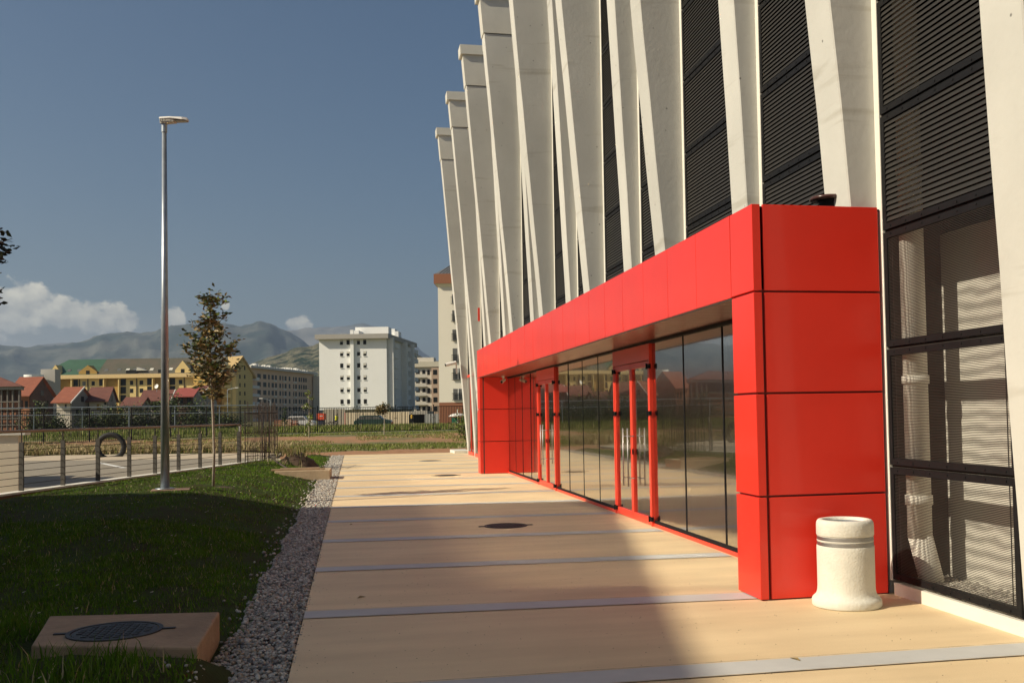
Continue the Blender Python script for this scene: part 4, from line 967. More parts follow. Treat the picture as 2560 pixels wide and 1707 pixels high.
# --- white apartment block (front lit)
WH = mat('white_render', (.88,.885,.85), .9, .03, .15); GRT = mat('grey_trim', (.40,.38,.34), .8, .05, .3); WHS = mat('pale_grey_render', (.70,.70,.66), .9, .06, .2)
Y = 240; L0 = at(799, 1030, Y); R0 = at(968, 1030, Y)
t = thing('apartment_block', (L0.x, Y, 0), 'white seven storey apartment block with paired small windows and rooftop boxes', 'building')
F1 = Face((L0.x, L0.y, .3), (R0.x-L0.x, R0.y-L0.y, 0)); W1 = (Vector((R0.x,R0.y))-Vector((L0.x,L0.y))).length
R1 = at(1036, 1030, 272); F2 = Face((R0.x,R0.y,.3), (R1.x-R0.x, R1.y-R0.y, 0)); W2 = (Vector((R1.x,R1.y))-Vector((R0.x,R0.y))).length
H1 = at(860, 848, Y).z-.3
def quad_block(mb, A_, B_, C_, z0, z1, grow=0):
    D_ = A_+(C_-B_); cen = (A_+C_)/2
    P = [A_,B_,C_,D_]; P = [p_+(p_-cen).normalized()*grow for p_ in P]
    mb.hexa([(p_.x,p_.y,z0) for p_ in P]+[(p_.x,p_.y,z1) for p_ in P])
A_, B_, C_ = Vector((L0.x,L0.y,0)), Vector((R0.x,R0.y,0)), Vector((R1.x,R1.y,0))
zg = at(860, 1024, Y).z
mb = MB(); quad_block(mb, A_, B_, C_, zg, H1+.3); part(mb, 'wall', WH, t)
mb = MB(); quad_block(mb, A_, B_, C_, 0, zg-.01, -1.0); part(mb, 'ground_floor', mat('beige_base', (.42,.38,.31), .9, .1, .3), t)
mb = MB(); quad_block(mb, A_, B_, C_, H1+.31, H1+1.45, 1.5); rf = part(mb, 'roof', GRT, t)
q = at(919, 835, Y+6)
for (pa, pb, za, Yd) in ((888,971,818,Y+12),(875,897,826,Y+8),(973,987,822,Y+22),(986,996,828,Y+20)):
    a_ = at(pa,835,Yd); b_ = at(pb,835,Yd); zt = at(pa,za,Yd).z; mb = MB(); mb.box(a_.x,b_.x,Yd-(0 if pa!=875 else 0),Yd+5,H1+1.46,zt); part(mb, 'rooftop_box', WH, rf)
fl = 2.89; 
for i in range(6):
    z = at(860, (856,884.5,914,944,974.5,1004)[i], 240).z-.25-.3
    for a_, bl in ((.31,.35),(.408,.4),(.562,.2),(.655,.5)):
        bb = bl if (i*7+int(a_*100)) % 5 else 0
        window(F1, t, W1*a_, z-.3, .72 if True else 0, 1.1, blind=bb if i < 5 else .0, frame=WH)
mb = MB(); F1.slab(mb, W1*.468, W1*.518, zg, H1+2.2, 0, .6); part(mb, 'wall_rib', WH, t)
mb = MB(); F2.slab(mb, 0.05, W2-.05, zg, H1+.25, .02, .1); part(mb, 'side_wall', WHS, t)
for i in range(7):
    z = zg-.2+i*(H1-zg)/6.7
    for a_, ww in ((.12,1.4),(.30,1.2),(.42,1.0),(.58,2.6),(.80,1.2),(.90,2.2)):
        window(F2, t, W2*a_, z+.6, ww, 1.7, m_=WG if ww < 2 else WGR)
    for a_ in (.12,.55,.86):
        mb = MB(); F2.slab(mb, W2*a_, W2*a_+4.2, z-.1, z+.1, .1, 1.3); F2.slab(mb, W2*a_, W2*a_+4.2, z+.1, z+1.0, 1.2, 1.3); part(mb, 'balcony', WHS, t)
for a_ in (.02,.5,.77): mb = MB(); F2.slab(mb, W2*a_, W2*a_+1.2, zg, H1+.25, .1, 1.5); part(mb, 'side_rib', WHS, t)

# --- tall cream block with brown top and bottom
Y = 150; L0 = at(1098, 1000, Y); Hb = at(1098, 718, Y).z; Ht = at(1098, 686, Y).z
BRN = mat('brown_render', (.30,.125,.065), .85, .05, .3); CRM = mat('cream_render', (.84,.79,.66), .9, .03, .3)
t = thing('apartment_tower', (L0.x, Y, 0), 'tall cream apartment block with brown top band behind the hall fins', 'building')
zb = at(1098, 1006, Y).z
mb = MB(); mb.box(L0.x, L0.x+26, Y, Y+14, zb, Hb); part(mb, 'wall', CRM, t)
mb = MB(); mb.box(L0.x+.0, L0.x+3.55, Y, Y+14, 0, zb-.01); mb.box(L0.x+3.55, L0.x+26, Y+.02, Y+14, zb-1.0, zb-.02); mb.box(L0.x+3.55, L0.x+26, Y+4, Y+14, 0, zb-1.05); part(mb, 'ground_floor', BRN, t)
mb = MB(); mb.box(L0.x-.55, L0.x+26, Y-.6, Y+14, Hb+.5, Ht); part(mb, 'top_band', BRN, t)
mb = MB(); mb.hexa([(L0.x-.4,Y-.4,Hb+.49),(L0.x+26,Y-.4,Hb+.49),(L0.x+26,Y+14,Hb+.49),(L0.x-.4,Y+14,Hb+.49),(L0.x,Y,Hb),(L0.x+26,Y,Hb),(L0.x+26,Y+14,Hb),(L0.x,Y+14,Hb)]); part(mb, 'cornice', CRM, t)
zr = at(1112, 665, Y+3).z
mb = MB(); mb.hexa([(L0.x-.4,Y-.6,Ht+.01),(L0.x+26,Y-.6,Ht+.01),(L0.x+26,Y+8,Ht+.01),(L0.x-.4,Y+8,Ht+.01),(L0.x+1.4,Y+3,zr),(L0.x+26,Y+3,zr),(L0.x+26,Y+6,zr),(L0.x+1.4,Y+6,zr)])
rf = part(mb, 'roof', mat('grey_roof_sheet', (.16,.165,.17), .5, .1, .5), t)
mb = MB()
for i in range(30): a0 = Vector((L0.x+.3+i*.5, Y-.55, Ht+.04)); a1 = Vector((L0.x+1.6+i*.5, Y+2.95, zr+.03)); mb.tube([a0,a1], .05, 4)
part(mb, 'roof_rib', MT['black'], rf)
F3 = Face((L0.x,Y,0), (1,0,0)); m1 = FPX/Y
def zt(py): return at(1120, py, Y).z
for yt, yb_, kind in ((976,1001,2),(925,950,2),(875,905,1),(828,852,1),(780,804,1),(740,760,1),(1025-1000,0,0)):
    if not kind: continue
    z0, z1 = zt(yb_), zt(yt-4); a0 = (at(1132,900,Y).x-L0.x)
    wo = window(F3, t, a0, z0, 1.55, z1-z0, m_=WGR)
    mb = MB(); F3.slab(mb, a0-.05, a0+1.6, z0+.0, z0+.1, .05,.10); F3.slab(mb, a0+.72, a0+.85, z0, z1, .05, .09); part(mb, 'window_frame', MT['whitepaint'], wo)
    mb = MB()
    for j in range(14): F3.slab(mb, a0-.15+j*.14, a0-.12+j*.14, z0, z0+1.05, .2, .23)
    F3.slab(mb, a0-.17, a0+1.72, z0+1.05, z0+1.1, .18, .24); F3.slab(mb, a0-.17, a0+1.72, z0-.02, z0+.04, .18, .24); part(mb, 'balcony_rail', MT['black'], wo)
# shop front under it: parasol, green screens, yellow lights strip
mb = MB(); mb.box(L0.x+3.6, L0.x+9, Y+3.9, Y+3.98, 0, zb-1.1); part(mb, 'shop_glass', MT['darkglass'], t)
mb = MB(); mb.box(L0.x+3.8, L0.x+9, Y-.02, Y+.03, zt(1027), zt(1023)); part(mb, 'yellow_trim', mat('yellow_trim', (.75,.52,.05), .6, .05), t)
u = at(1144, 1040, Y-6); t = thing('cafe_parasol', (u.x, Y-6, 0), 'white cafe parasol under the tall cream block', 'parasol')
mb = MB(); mb.tube([(u.x,Y-6,0),(u.x,Y-6,2.4)], .06, 8); part(mb, 'pole', MT['whitepaint'], t)
zc = at(1144,1033,Y-6).z; mb = MB(); mb.lathe([(1.3,-.42),(1.1,-.22),(.7,-.06),(0,.05)], (u.x,Y-6,zc), 10); part(mb, 'canopy', mat('white_canvas', (.75,.73,.68), .9, .05), t)
t = thing('green_screen', (u.x-.9, Y-5, 0), 'dark green windbreak screens beside the white parasol', 'screen')
for dx in (-1.0, .35): mb = MB(); mb.box(u.x+dx, u.x+dx+1.2, Y-5, Y-4.9, .2, at(1144,1043,Y-5).z); part(mb, 'screen_panel', mat('green_fabric', (.02,.16,.10), .8, .1), t)

# --- grey beige block behind, between the two
Y = 300; L0 = at(1034, 1000, Y); R0 = at(1100, 1000, Y); zt_ = at(1034, 893, Y).z
BG = mat('beige_render', (.60,.56,.48), .9, .1, .2); t = thing('apartment_block', (L0.x,Y,0), 'shaded beige flats with balconies between the white block and the cream tower', 'building')
mb = MB(); mb.box(L0.x, R0.x, Y, Y+12, 0, zt_-3); part(mb, 'wall', BG, t); mb = MB(); mb.box(L0.x-.5, R0.x, Y-.8, Y+12, zt_-2.99, zt_-1.4); rf = part(mb, 'roof', mat('buff_render', (.6,.55,.43), .9, .05), t)
mb = MB(); mb.box(L0.x+1, R0.x-2, Y+2, Y+8, zt_-1.4, zt_); part(mb, 'rooftop_box', BG, rf)
mb = MB(); mb.box(R0.x-2.4, R0.x, Y-.9, Y, 0, zt_-3.3); part(mb, 'orange_bay', mat('terracotta_render', (.50,.36,.26), .9, .1), t)
F4 = Face((L0.x,Y,0), (1,0,0))
for i in range(7):
    z = zt_-5.4-i*2.75
    for a_, w_ in ((.8,1.1),(2.7,.9),(4.2,.8)): window(F4, t, a_, z, w_, 1.5)
    mb = MB(); F4.slab(mb, .6, 4.0, z-.8, z-.62, 0, 1.2); F4.slab(mb, .6, 4.0, z-.62, z+.25, 1.1, 1.2); part(mb, 'balcony', BG, t)
    mb = MB(); mb.box(R0.x-1.9, R0.x-.7, Y-.95, Y-.91, z, z+1.5); part(mb, 'window', WG, t)

# --- long grey block, face in shade, cream end wall
P0 = at(622, 1030, 362); P1 = at(785, 1030, 428); zL = at(622, 917, 362).z; 
GB = mat('greige_render', (.74,.53,.36), .9, .06, .1); CE = mat('cream_end', (.66,.60,.48), .9, .04, .2)
t = thing('apartment_block', (P0.x,P0.y,0), 'long six storey block with rows of dark windows and a white sheet roof', 'building')
F5 = Face((P0.x,P0.y,0), (P1.x-P0.x, P1.y-P0.y, 0)); W5 = (P1-P0).length
zR = at(785, 938, 428).z; H5 = (zL+zR)/2
mb = MB(); F5.slab(mb, 0, W5, 0, H5, -12, 0); part(mb, 'wall', GB, t)
mb = MB(); F5.slab(mb, -1, W5+1, H5+.02, H5+.9, -12.5, 1.4); rf = part(mb, 'roof', mat('white_roof_sheet', (.62,.60,.54), .6, .1, .5), t)
for i in range(26): mb = MB(); F5.slab(mb, 1+i*W5/27+random.uniform(-.8,.8), 2.2+i*W5/27, H5+.92, H5+.92+random.uniform(.4,1.3), -3, -1.5); part(mb, 'roof_unit', MT['whitepaint'], rf)
P2 = F5.p(W5*.885, 0, .3)
mb = MB(); mb.box(at(783,1000,426).x, at(803,1000,426).x, 426, 434, 0, at(790,940,426).z); part(mb, 'end_wall', CE, t)
cols5 = [(.115,3.4),(.195,3.2),(.265,1.6),(.315,2.4),(.365,2.0),(.43,1.8),(.475,1.2),(.51,2.2),(.575,1.8),(.645,1.3),(.678,2.0),(.735,2.0),(.775,1.3),(.81,2.0),(.85,1.6)]
for i in range(6):
    z = H5-3.6-i*3.02
    for a_, w_ in cols5: window(F5, t, W5*a_, z, w_*.9, 1.75)
mb = MB()
for i in range(6):
    for a_ in (.345,.485,.655): mb_z = H5-4.3-i*3.02; F5.slab(mb, W5*a_, W5*a_+.8, mb_z, mb_z+.5, .02, .4); F5.slab(mb, W5*a_+1.6, W5*a_+2.4, mb_z, mb_z+.5, .02, .4)
part(mb, 'air_conditioner', MT['whitepaint'], t); t.children[-1]['kind'] = 'stuff'
for i in range(6):
    z = H5-4.4-i*3.02; mb = MB(); F5.slab(mb, -.2, W5*.09, z, z+.2, 0, 1.6); F5.slab(mb, -.2, W5*.09, z+.2, z+1.0, 1.5, 1.6); part(mb, 'balcony', WHS, t)

# --- yellow building
YEL = mat('yellow_render', (.76,.57,.24), .85, .05, .3); YEP = mat('pale_yellow_render', (.55,.44,.19), .85, .05, .3); OCH = mat('ochre_and_recess_shade', (.40,.25,.06), .85, .1, .3)
Y = 338; L0 = at(100, 1040, Y); R0 = at(590, 1040, Y); ze = at(350, 936, Y).z; zr = at(350, 893, Y).z
t = thing('apartment_block', (L0.x,Y,0), 'long yellow apartment building with green and brown pitched roof', 'building')
mb = MB(); mb.box(L0.x+2, R0.x, Y, Y+14, 0, ze-1.2); part(mb, 'wall', YEL, t)
mb = MB(); mb.box(L0.x-.6, R0.x-.2, Y-1.6, Y+15.5, ze-1.15, ze+.15); part(mb, 'eave_band', mat('eave_yellow', (.74,.54,.26), .8, .05), t)
GRF = mat('green_roof', (.035,.10,.06), .7, .12, .3); BRF = mat('brown_roof', (.105,.082,.06), .8, .15, .25, c2=(.07,.075,.05))
xm = at(245, 930, Y).x; xl = L0.x
hip = at(148, 895, Y).x
mb = MB(); mb.hexa([(L0.x-.2,Y-1.2,ze+.16),(xm,Y-1.2,ze+.16),(xm,Y+15,ze+.16),(L0.x-.2,Y+15,ze+.16),(hip,Y+6.9,zr),(xm,Y+6.9,zr),(xm,Y+7.1,zr),(hip,Y+7.1,zr)]); part(mb, 'roof', GRF, t)['label'] = 'green roof section'
mb = MB(); mb.hexa([(xm+.02,Y-1.2,ze+.16),(R0.x-.2,Y-1.2,ze+.16),(R0.x-.2,Y+15,ze+.16),(xm+.02,Y+15,ze+.16),(xm+.02,Y+6.9,zr),(R0.x-.2,Y+6.9,zr),(R0.x-.2,Y+7.1,zr),(xm+.02,Y+7.1,zr)]); part(mb, 'roof', BRF, t)['label'] = 'brown roof section'
F6 = Face((L0.x,Y,0),(1,0,0)); f8 = lambda px: at(px, 960, Y).x-L0.x
def z6(py): return at(350, py, Y).z
ROWS = [(946,963),(966,983),(987,1003),(1006,1022)]
for px0, px1, kd in ((122,145,'b'),(150,176,'r'),(181,195,'b'),(206,214,'w'),(229,237,'w'),(248,263,'b'),(266,296,'r'),(299,315,'b'),(325,333,'w'),(349,358,'w'),(368,384,'b'),(388,420,'r'),(422,438,'b'),(447,456,'w')):
    a0, a1 = f8(px0), f8(px1)
    if kd == 'r':
        mb = MB(); F6.slab(mb, a0, a1, 2, ze-1.3, .0, .06); part(mb, 'recess_shade', OCH, t)  # dark ochre sheet: shade of the balcony recess put into the colour
    for (yt, yb_) in ROWS:
        z0, z1 = z6(yb_), z6(yt)
        if kd == 'b': window(F6, t, a0, z0, a1-a0, z1-z0)
        elif kd == 'w': window(F6, t, a0, z0+.2, a1-a0, (z1-z0)*.62, m_=WGR if (px0+yt)%3 == 0 else WG)
        elif kd == 'r' and yt != 966: window(F6, t, a0+1.1, z0-.4, 1.0, 1.3, m_=WGR)
for px in (219,341,460,198): mb = MB(); F6.slab(mb, f8(px), f8(px)+.25, 2, ze-1.3, .0, .25); part(mb, 'downpipe', MT['rust'], t)
for px0, px1 in ((148,181),(264,299),(386,422)):
    a0, a1 = f8(px0), f8(px1)
    mb = MB(); F6.slab(mb, a0-.35, a0, 2, ze-1.2, .0, 1.3); F6.slab(mb, a1, a1+.35, 2, ze-1.2, 0, 1.3); part(mb, 'pilaster', YEL, t)
# dormers
for px0, px1, pt, m_ in ((128,155,909,YEL),(200,245,911,OCH),(440,478,903,YEL)):
    a0, a1, zt2 = at(px0,925,Y).x, at(px1,925,Y).x, z6(pt); xm2 = (a0+a1)/2
    mb = MB(); mb.prism([(a0,ze+.16),(a1,ze+.16),(a1,ze+1.2),(xm2,zt2),(a0,ze+1.2)], 'y', Y-.9, Y+5); dm = part(mb, 'dormer', m_, t)
    mb = MB(); mb.box(xm2-.6,xm2+.6,Y-.96,Y-.91,ze+.3,ze+1.6); part(mb, 'window', WG, dm)
for px in (165,258,312,330,350,372,190,290,420):
    a0 = at(px,920,Y).x; mb = MB(); mb.hexa([(a0,Y+.6,ze+1.2),(a0+1.2,Y+.6,ze+1.2),(a0+1.2,Y+1.6,ze+2.0),(a0,Y+1.6,ze+2.0),(a0,Y+.5,ze+1.4),(a0+1.2,Y+.5,ze+1.4),(a0+1.2,Y+1.5,ze+2.2),(a0,Y+1.5,ze+2.2)]); part(mb, 'skylight', WGR if px % 4 else SH, t)
for px, w_ in ((318,3.6),(398,2.0)):
    a0 = at(px,924,Y).x; mb = MB(); mb.box(a0,a0+w_,Y-1.0,Y+1.5,ze+.16,ze+1.5); part(mb, 'roof_terrace', WG, t)
a0 = at(344,915,Y).x; mb = MB(); mb.prism([(a0,ze+1.3),(a0+3.3,ze+1.3),(a0+.2,ze+2.4)], 'y', Y-1.1, Y+1.5); part(mb, 'roof_awning', SH, t)
# gable end on the right, turned
G0 = at(568, 1030, Y-2); G1 = at(632, 1030, Y+8)
t = thing('apartment_block', (G0.x,Y,0), 'yellow gable ended block beside the young tree with balconies on its left', 'building')
F7 = Face((G0.x,G0.y,0),(G1.x-G0.x,G1.y-G0.y,0)); W7 = (Vector((G1.x,G1.y))-Vector((G0.x,G0.y))).length
zga = at(607,889,Y+3).z; zge0 = at(585,925,Y).z; zge1 = at(630,925,Y+8).z; xa = W7*.58
mb = MB(); b = 0
pts = [(W7*.13,0),(W7,0),(W7,zge1-1),(xa,zga-.8),(W7*.13,zge0-.6)]
mb.v = [tuple(F7.p(a_,z,0)) for a_,z in pts]+[tuple(F7.p(a_,z,-16)) for a_,z in pts]; mb.f = [tuple(range(5)), tuple(reversed(range(5,10)))]+[(i,(i+1)%5,5+(i+1)%5,5+i) for i in range(5)]; mb.mi = [0]*7
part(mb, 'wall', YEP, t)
mb = MB()
for (aA,zA),(aB,zB) in (((W7*.02,zge0-1.5),(xa,zga)),((xa,zga),(W7*1.10,zge1-2.4))):
    mb.hexa([F7.p(aA,zA-.7,.6),F7.p(aB,zB-.7,.6),F7.p(aB,zB-.7,-16),F7.p(aA,zA-.7,-16),F7.p(aA,zA,.6),F7.p(aB,zB,.6),F7.p(aB,zB,-16),F7.p(aA,zA,-16)])
part(mb, 'roof', mat('ochre_roof_edge', (.42,.30,.13), .8, .1), t)
for yt in (915,937,958,979,1001):
    z = at(607,yt+9,Y+2).z
    for a_ in (.47,.66): window(F7, t, W7*a_, z, .55, 1.35)
for yt in (922,950,972,994,1016):
    z = at(575,yt,Y).z; mb = MB(); F7.slab(mb, -4.6, W7*.13, z, z+.25, -3, .3); F7.slab(mb, -1.2, W7*.12, z+.25, z+1.3, .1, .3); part(mb, 'balcony', YEL, t)
mb = MB(); F7.slab(mb, -5.5, W7*.12, 0, zge0-2, -10, -3.2); part(mb, 'rear_wall', OCH, t)

# --- small houses with red tile roofs
ORB = mat('orange_brick', (.36,.16,.085), .9, .2, 1.5); TILE = mat('terracotta_tiles', (.27,.085,.045), .85, .15, 1.2); TILD = mat('dark_red_tiles', (.15,.055,.038), .85, .2, 1.2); TILR = mat('bright_red_tiles', (.29,.065,.05), .8, .1, 1.2)
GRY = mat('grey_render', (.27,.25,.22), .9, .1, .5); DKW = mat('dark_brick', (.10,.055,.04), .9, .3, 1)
HW = mat('house_white', (.66,.60,.50), .9, .06, .5)
def house(label, pxL, pxR, Y, pyR, pyE, gable, wall, roof, gw=None, gablemat=None, wins=(), ridge_dx=0, dep=9, trim=None):
    """ridge runs across the picture; right end is a gable when gable>0 (photo px width of the gable)"""
    a = at(pxL, 1040, Y).x; b = at(pxR, 1040, Y).x; zR = at((pxL+pxR)/2, pyR, Y+dep/2).z; zE = at((pxL+pxR)/2, pyE, Y).z
    g_ = at(pxR+gable, 1040, Y+dep).x-b
    t = thing('house', (a, Y, .2), label, 'house')
    ang = 0.0
    # body: plan is a parallelogram: front along x, gable side recedes to the right
    dx = g_; dy = dep
    def Q(x, s, z): return (x+dx*s, Y+dy*s, z)
    zE2 = zE-.2
    mb = MB(); mb.hexa([Q(a+.3,0.04,0),Q(b,0.04,0),Q(b,.96,0),Q(a+.3,.96,0),Q(a+.3,.04,zE2),Q(b,.04,zE2),Q(b,.96,zE2),Q(a+.3,.96,zE2)]); 
    part(mb, 'wall', wall, t)
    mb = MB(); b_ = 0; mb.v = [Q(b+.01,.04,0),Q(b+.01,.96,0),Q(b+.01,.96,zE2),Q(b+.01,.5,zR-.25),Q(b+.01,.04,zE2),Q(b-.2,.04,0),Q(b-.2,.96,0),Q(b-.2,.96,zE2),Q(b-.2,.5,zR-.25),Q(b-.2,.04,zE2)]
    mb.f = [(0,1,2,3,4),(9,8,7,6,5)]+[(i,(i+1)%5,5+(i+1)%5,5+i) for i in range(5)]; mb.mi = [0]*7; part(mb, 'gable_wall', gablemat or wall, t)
    mb = MB(); o_ = .35
    for s0, s1 in ((-.07,.5),(1.07,.5)):
        mb.hexa([Q(a-o_,s0,zE-.28),Q(b+o_,s0,zE-.28),Q(b+o_,s1,zR-.05),Q(a-o_,s1,zR-.05),Q(a-o_,s0,zE-.1),Q(b+o_,s0,zE-.1),Q(b+o_,s1,zR+.13),Q(a-o_,s1,zR+.13)])
    rf = part(mb, 'roof', roof, t)
    if gable > 20:
        Fg = Face((b+.02,Y,0),(dx,dy,0)); Wg = math.hypot(dx,dy)
        window(Fg, t, Wg*.44, zE2+.2, Wg*.12, 1.0); window(Fg, t, Wg*.22, zE2-2.4, Wg*.12, 1.2); window(Fg, t, Wg*.62, zE2-2.4, Wg*.12, 1.2)
    if trim:
        mb = MB(); mb.hexa([Q(b+o_,-.07,zE-.3),Q(b+o_+.12,-.07,zE-.3),Q(b+o_+.12,.5,zR-.1),Q(b+o_,.5,zR-.1),Q(b+o_,-.07,zE-.05),Q(b+o_+.12,-.07,zE-.05),Q(b+o_+.12,.5,zR+.18),Q(b+o_,.5,zR+.18)]); part(mb, 'barge_board', trim, rf)
    Ff = Face((a,Y+dy*.04,0),(1,0,0))
    for (fx, py0, py1, wpx, m_) in wins:
        z0 = at(fx, py1, Y).z; z1 = at(fx, py0, Y).z; w_ = wpx*Y/FPX; x_ = at(fx,1000,Y).x-a
        window(Ff, t, x_, z0, w_, z1-z0, m_=m_)
    return t
house('unfinished orange brick house with steep red roof at the left', 20, 73, 185, 944, 988, 62, ORB, TILE, gablemat=DKW, wins=((60,1002,1020,7,WG),(48,1000,1022,6,WG)), dep=10)
house('cream house with terracotta roof and white barge board', 135, 176, 180, 969, 1004, 58, HW, TILE, gablemat=GRY, trim=MT['whitepaint'], wins=((150,1008,1014,5,SH),(160,1010,1020,4,WG)), dep=9)
house('white house with dark red roof and arched balcony right of the cream house', 218, 268, 186, 969, 1001, 24, HW, TILD, gablemat=GRY, wins=((240,1010,1024,10,OCH),(258,1006,1012,6,WG)), dep=8)
house('low house with dark roof and white eaves in front of the yellow building', 305, 352, 172, 994, 1012, 26, GRY, TILD, gablemat=GRY, wins=((318,1013,1022,6,WG),), dep=7)
house('house with long dark red roof left of the lamp post', 352, 423, 190, 976, 1000, 20, GRY, TILD, gablemat=DKW, trim=MT['whitepaint'], wins=((385,1003,1016,8,WG),), dep=9)
house('dark house with bright red roof between lamp post and young tree', 437, 482, 184, 971, 989, 26, DKW, TILR, gablemat=GRY, wins=((448,993,1012,8,WG),(466,993,1012,9,WG)), dep=9)
house('grey house with white edged gable behind the young tree', 470, 500, 200, 965, 985, 44, GRY, TILD, gablemat=GRY, trim=MT['whitepaint'], wins=(), dep=10)
# cream porch house far left (near, cut by the frame)
Y = 150; b_ = at(50, 1040, Y).x; a_ = b_-14; zE = at(50,966,Y).z; zR = at(0,945,Y).z
t = thing('house', (b_, Y, 0), 'porch house with dark hipped roof and pale columns cut by the left edge', 'house')
mb = MB(); mb.box(a_, b_-1.4, Y+1.5, Y+3.0, 0, zE-.5); part(mb, 'wall', ORB, t)
mb = MB(); mb.hexa([(a_,Y-.4,zE-.45),(b_+.4,Y-.4,zE-.45),(b_-1.2,Y+3.4,zE-.45),(a_,Y+3.4,zE-.45),(a_,Y-.4,zE),(b_+.4,Y-.4,zE),(b_-1.2,Y+3.4,zE),(a_,Y+3.4,zE)]); part(mb, 'eave', GRY, t)
mb = MB(); mb.hexa([(a_,Y-.7,zE+.01),(b_+.7,Y-.7,zE+.01),(b_-1.2,Y+4,zE+.01),(a_,Y+4,zE+.01),(a_,Y+1.8,zR+.3),(b_-4.2,Y+1.8,zR+.3),(b_-4.2,Y+2.0,zR+.3),(a_,Y+2.0,zR+.3)]); part(mb, 'roof', TILD, t)
for px in (3,18,31,47): x_ = at(px,1000,Y).x; mb = MB(); mb.box(x_-.10,x_+.10,Y,Y+.3,0,zE-.46); part(mb, 'column', mat('weathered_column', (.17,.15,.13), .9, .1, 1), t)
for py in (1004,1022,1046,1062): z_ = at(20,py,Y).z; mb = MB(); mb.box(a_,b_,Y-.05,Y+.35,z_-.07,z_+.07); part(mb, 'balcony_beam', mat('weathered_beam', (.20,.18,.15), .9, .1, 1), t)
mb = MB(); mb.box(a_, b_-.7, Y+1.4, Y+1.48, at(20,1002,Y).z, at(20,972,Y).z); part(mb, 'porch_opening', DKW, t)
# white round tank and slab behind
q = at(85, 930, 260); t = thing('water_tank', (q.x,260,0), 'round white tank building behind the brick house', 'tank')
mb = MB(); mb.lathe([(2.4,0),(2.4,at(85,937,260).z),(0,at(85,936,260).z)], (q.x,260,0), 24); part(mb, 'tank', WH, t); mb = MB(); mb.box(q.x+.2,q.x+4,263,266,0,at(90,923,263).z); part(mb, 'stair_block', GRT, t)
# satellite dish
q = at(392, 966, 183); t = thing('satellite_dish', q, 'white satellite dish standing on a dark red roof', 'dish'); mb = MB(); mb.lathe([(0,0),(.25,.03),(.42,.12),(.40,.12),(.24,.05),(0,.02)], (0,0,0), 20)
M_ = Matrix.Translation(q) @ Euler((R(70),0,R(-20))).to_matrix().to_4x4(); mb.v = [tuple(M_ @ Vector(p_)) for p_ in mb.v]; part(mb, 'dish', MT['whitepaint'], t); mb = MB(); mb.tube([q-Vector((0,0,1.0)), q], .05, 6); part(mb, 'mast', MT['galv'], t)
# far street lamps
for px, py, hgt, lab in ((569, 974, 62, 'thin street lamp with long arm in front of the yellow gable'), (676, 1000, 40, 'thin street lamp against the long grey flats')):
    Y = 140; b_ = at(px, 1060, Y); zt2 = at(px, py, Y).z; t = thing('street_lamp', (b_.x, Y, 0), lab, 'street lamp')
    mb = MB(); mb.tube([(b_.x,Y,0),(b_.x,Y,zt2)], [.08,.05], 6); part(mb, 'pole', MT['galv'], t)
    s_ = 1 if px < 600 else -1
    mb = MB(); mb.tube([(b_.x,Y,zt2),(b_.x+s_*1.1,Y,zt2+.25)], .035, 6); part(mb, 'arm', MT['galv'], t); mb = MB(); mb.obox((b_.x+s_*1.3,Y,zt2+.26), (.5,.2,.1), 0); part(mb, 'lamp_head', MT['whitepaint'], t)
# white triangle + disc road sign
q = at(498.5, 1030, 105); t = thing('road_sign', (q.x,105,.2), 'white triangular road sign above a round one seen past the railing', 'sign')
mb = MB(); mb.tube([(q.x,105.03,.2),(q.x,105.03,q.z+.3)], .03, 6); part(mb, 'pole', MT['galv'], t); mb = MB(); mb.prism([(q.x-.30,q.z-.12),(q.x+.30,q.z-.12),(q.x,q.z+.42)], 'y', 104.97, 105.0); part(mb, 'triangle_plate', MT['whitepaint'], t)
mb = MB(); mb.prism([(q.x+.22*math.cos(i*.5236),q.z-.38+.22*math.sin(i*.5236)) for i in range(12)], 'y', 104.97, 105.0); part(mb, 'round_plate', MT['whitepaint'], t)

# ------------------------------------------------------------------ building site things by the white block
def corrug(name, label, pa, pb, Y, pt, pbm, m_, cat, post=None):
    a = at(pa,1050,Y).x; b = at(pb,1050,Y).x; zt2 = at((pa+pb)/2,pt,Y).z; t = thing(name, (a,Y,.2), label, cat); n = max(4,int((b-a)/.3)); mb = MB()
    for i in range(n): x0 = a+(b-a)*i/n; x1 = a+(b-a)*(i+1)/n; o_ = .05*(i%2); mb.box(x0,x1-.004,Y+o_,Y+.1+o_,.2,zt2)
    part(mb, 'sheet', m_, t)
    if post: mb = MB(); mb.box(a-.15,a-.02,Y-.02,Y+.12,.2,zt2); part(mb, 'post', post, t)
corrug('hoarding', 'cream corrugated hoarding with red end post before the white block', 864, 1022, 160, 1030, 1070, mat('cream_sheet', (.68,.58,.42), .7, .06, .5), 'hoarding', MT['redframe'])
corrug('hoarding', 'grey hoarding left of the cream corrugated one', 810, 862, 162, 1022, 1070, mat('grey_sheet', (.42,.38,.30), .7, .06, .5), 'hoarding')
corrug('hoarding', 'pale blue sheet fence before the shaded flats', 1062, 1096, 158, 1034, 1070, mat('blue_sheet', (.35,.38,.38), .7, .06, .5), 'hoarding')
mb = MB(); a_ = at(1010,1050,170).x; b_ = at(1064,1050,170).x; t = thing('site_shed', (a_,170,0), 'low dark shed with grey canopy left of the pale blue fence', 'shed')
mb.box(a_,b_,172,178,.2,at(1030,1036,172).z); part(mb, 'wall', WG, t); mb = MB(); mb.box(a_-.5,b_+.4,169.5,178,at(1030,1036,170).z+.02,at(1030,1028,170).z); part(mb, 'canopy', GRT, t)
a_ = at(792,1060,128); t = thing('skip_box', (a_.x,128,.2), 'orange red box container on a dark stand behind the fence', 'container')
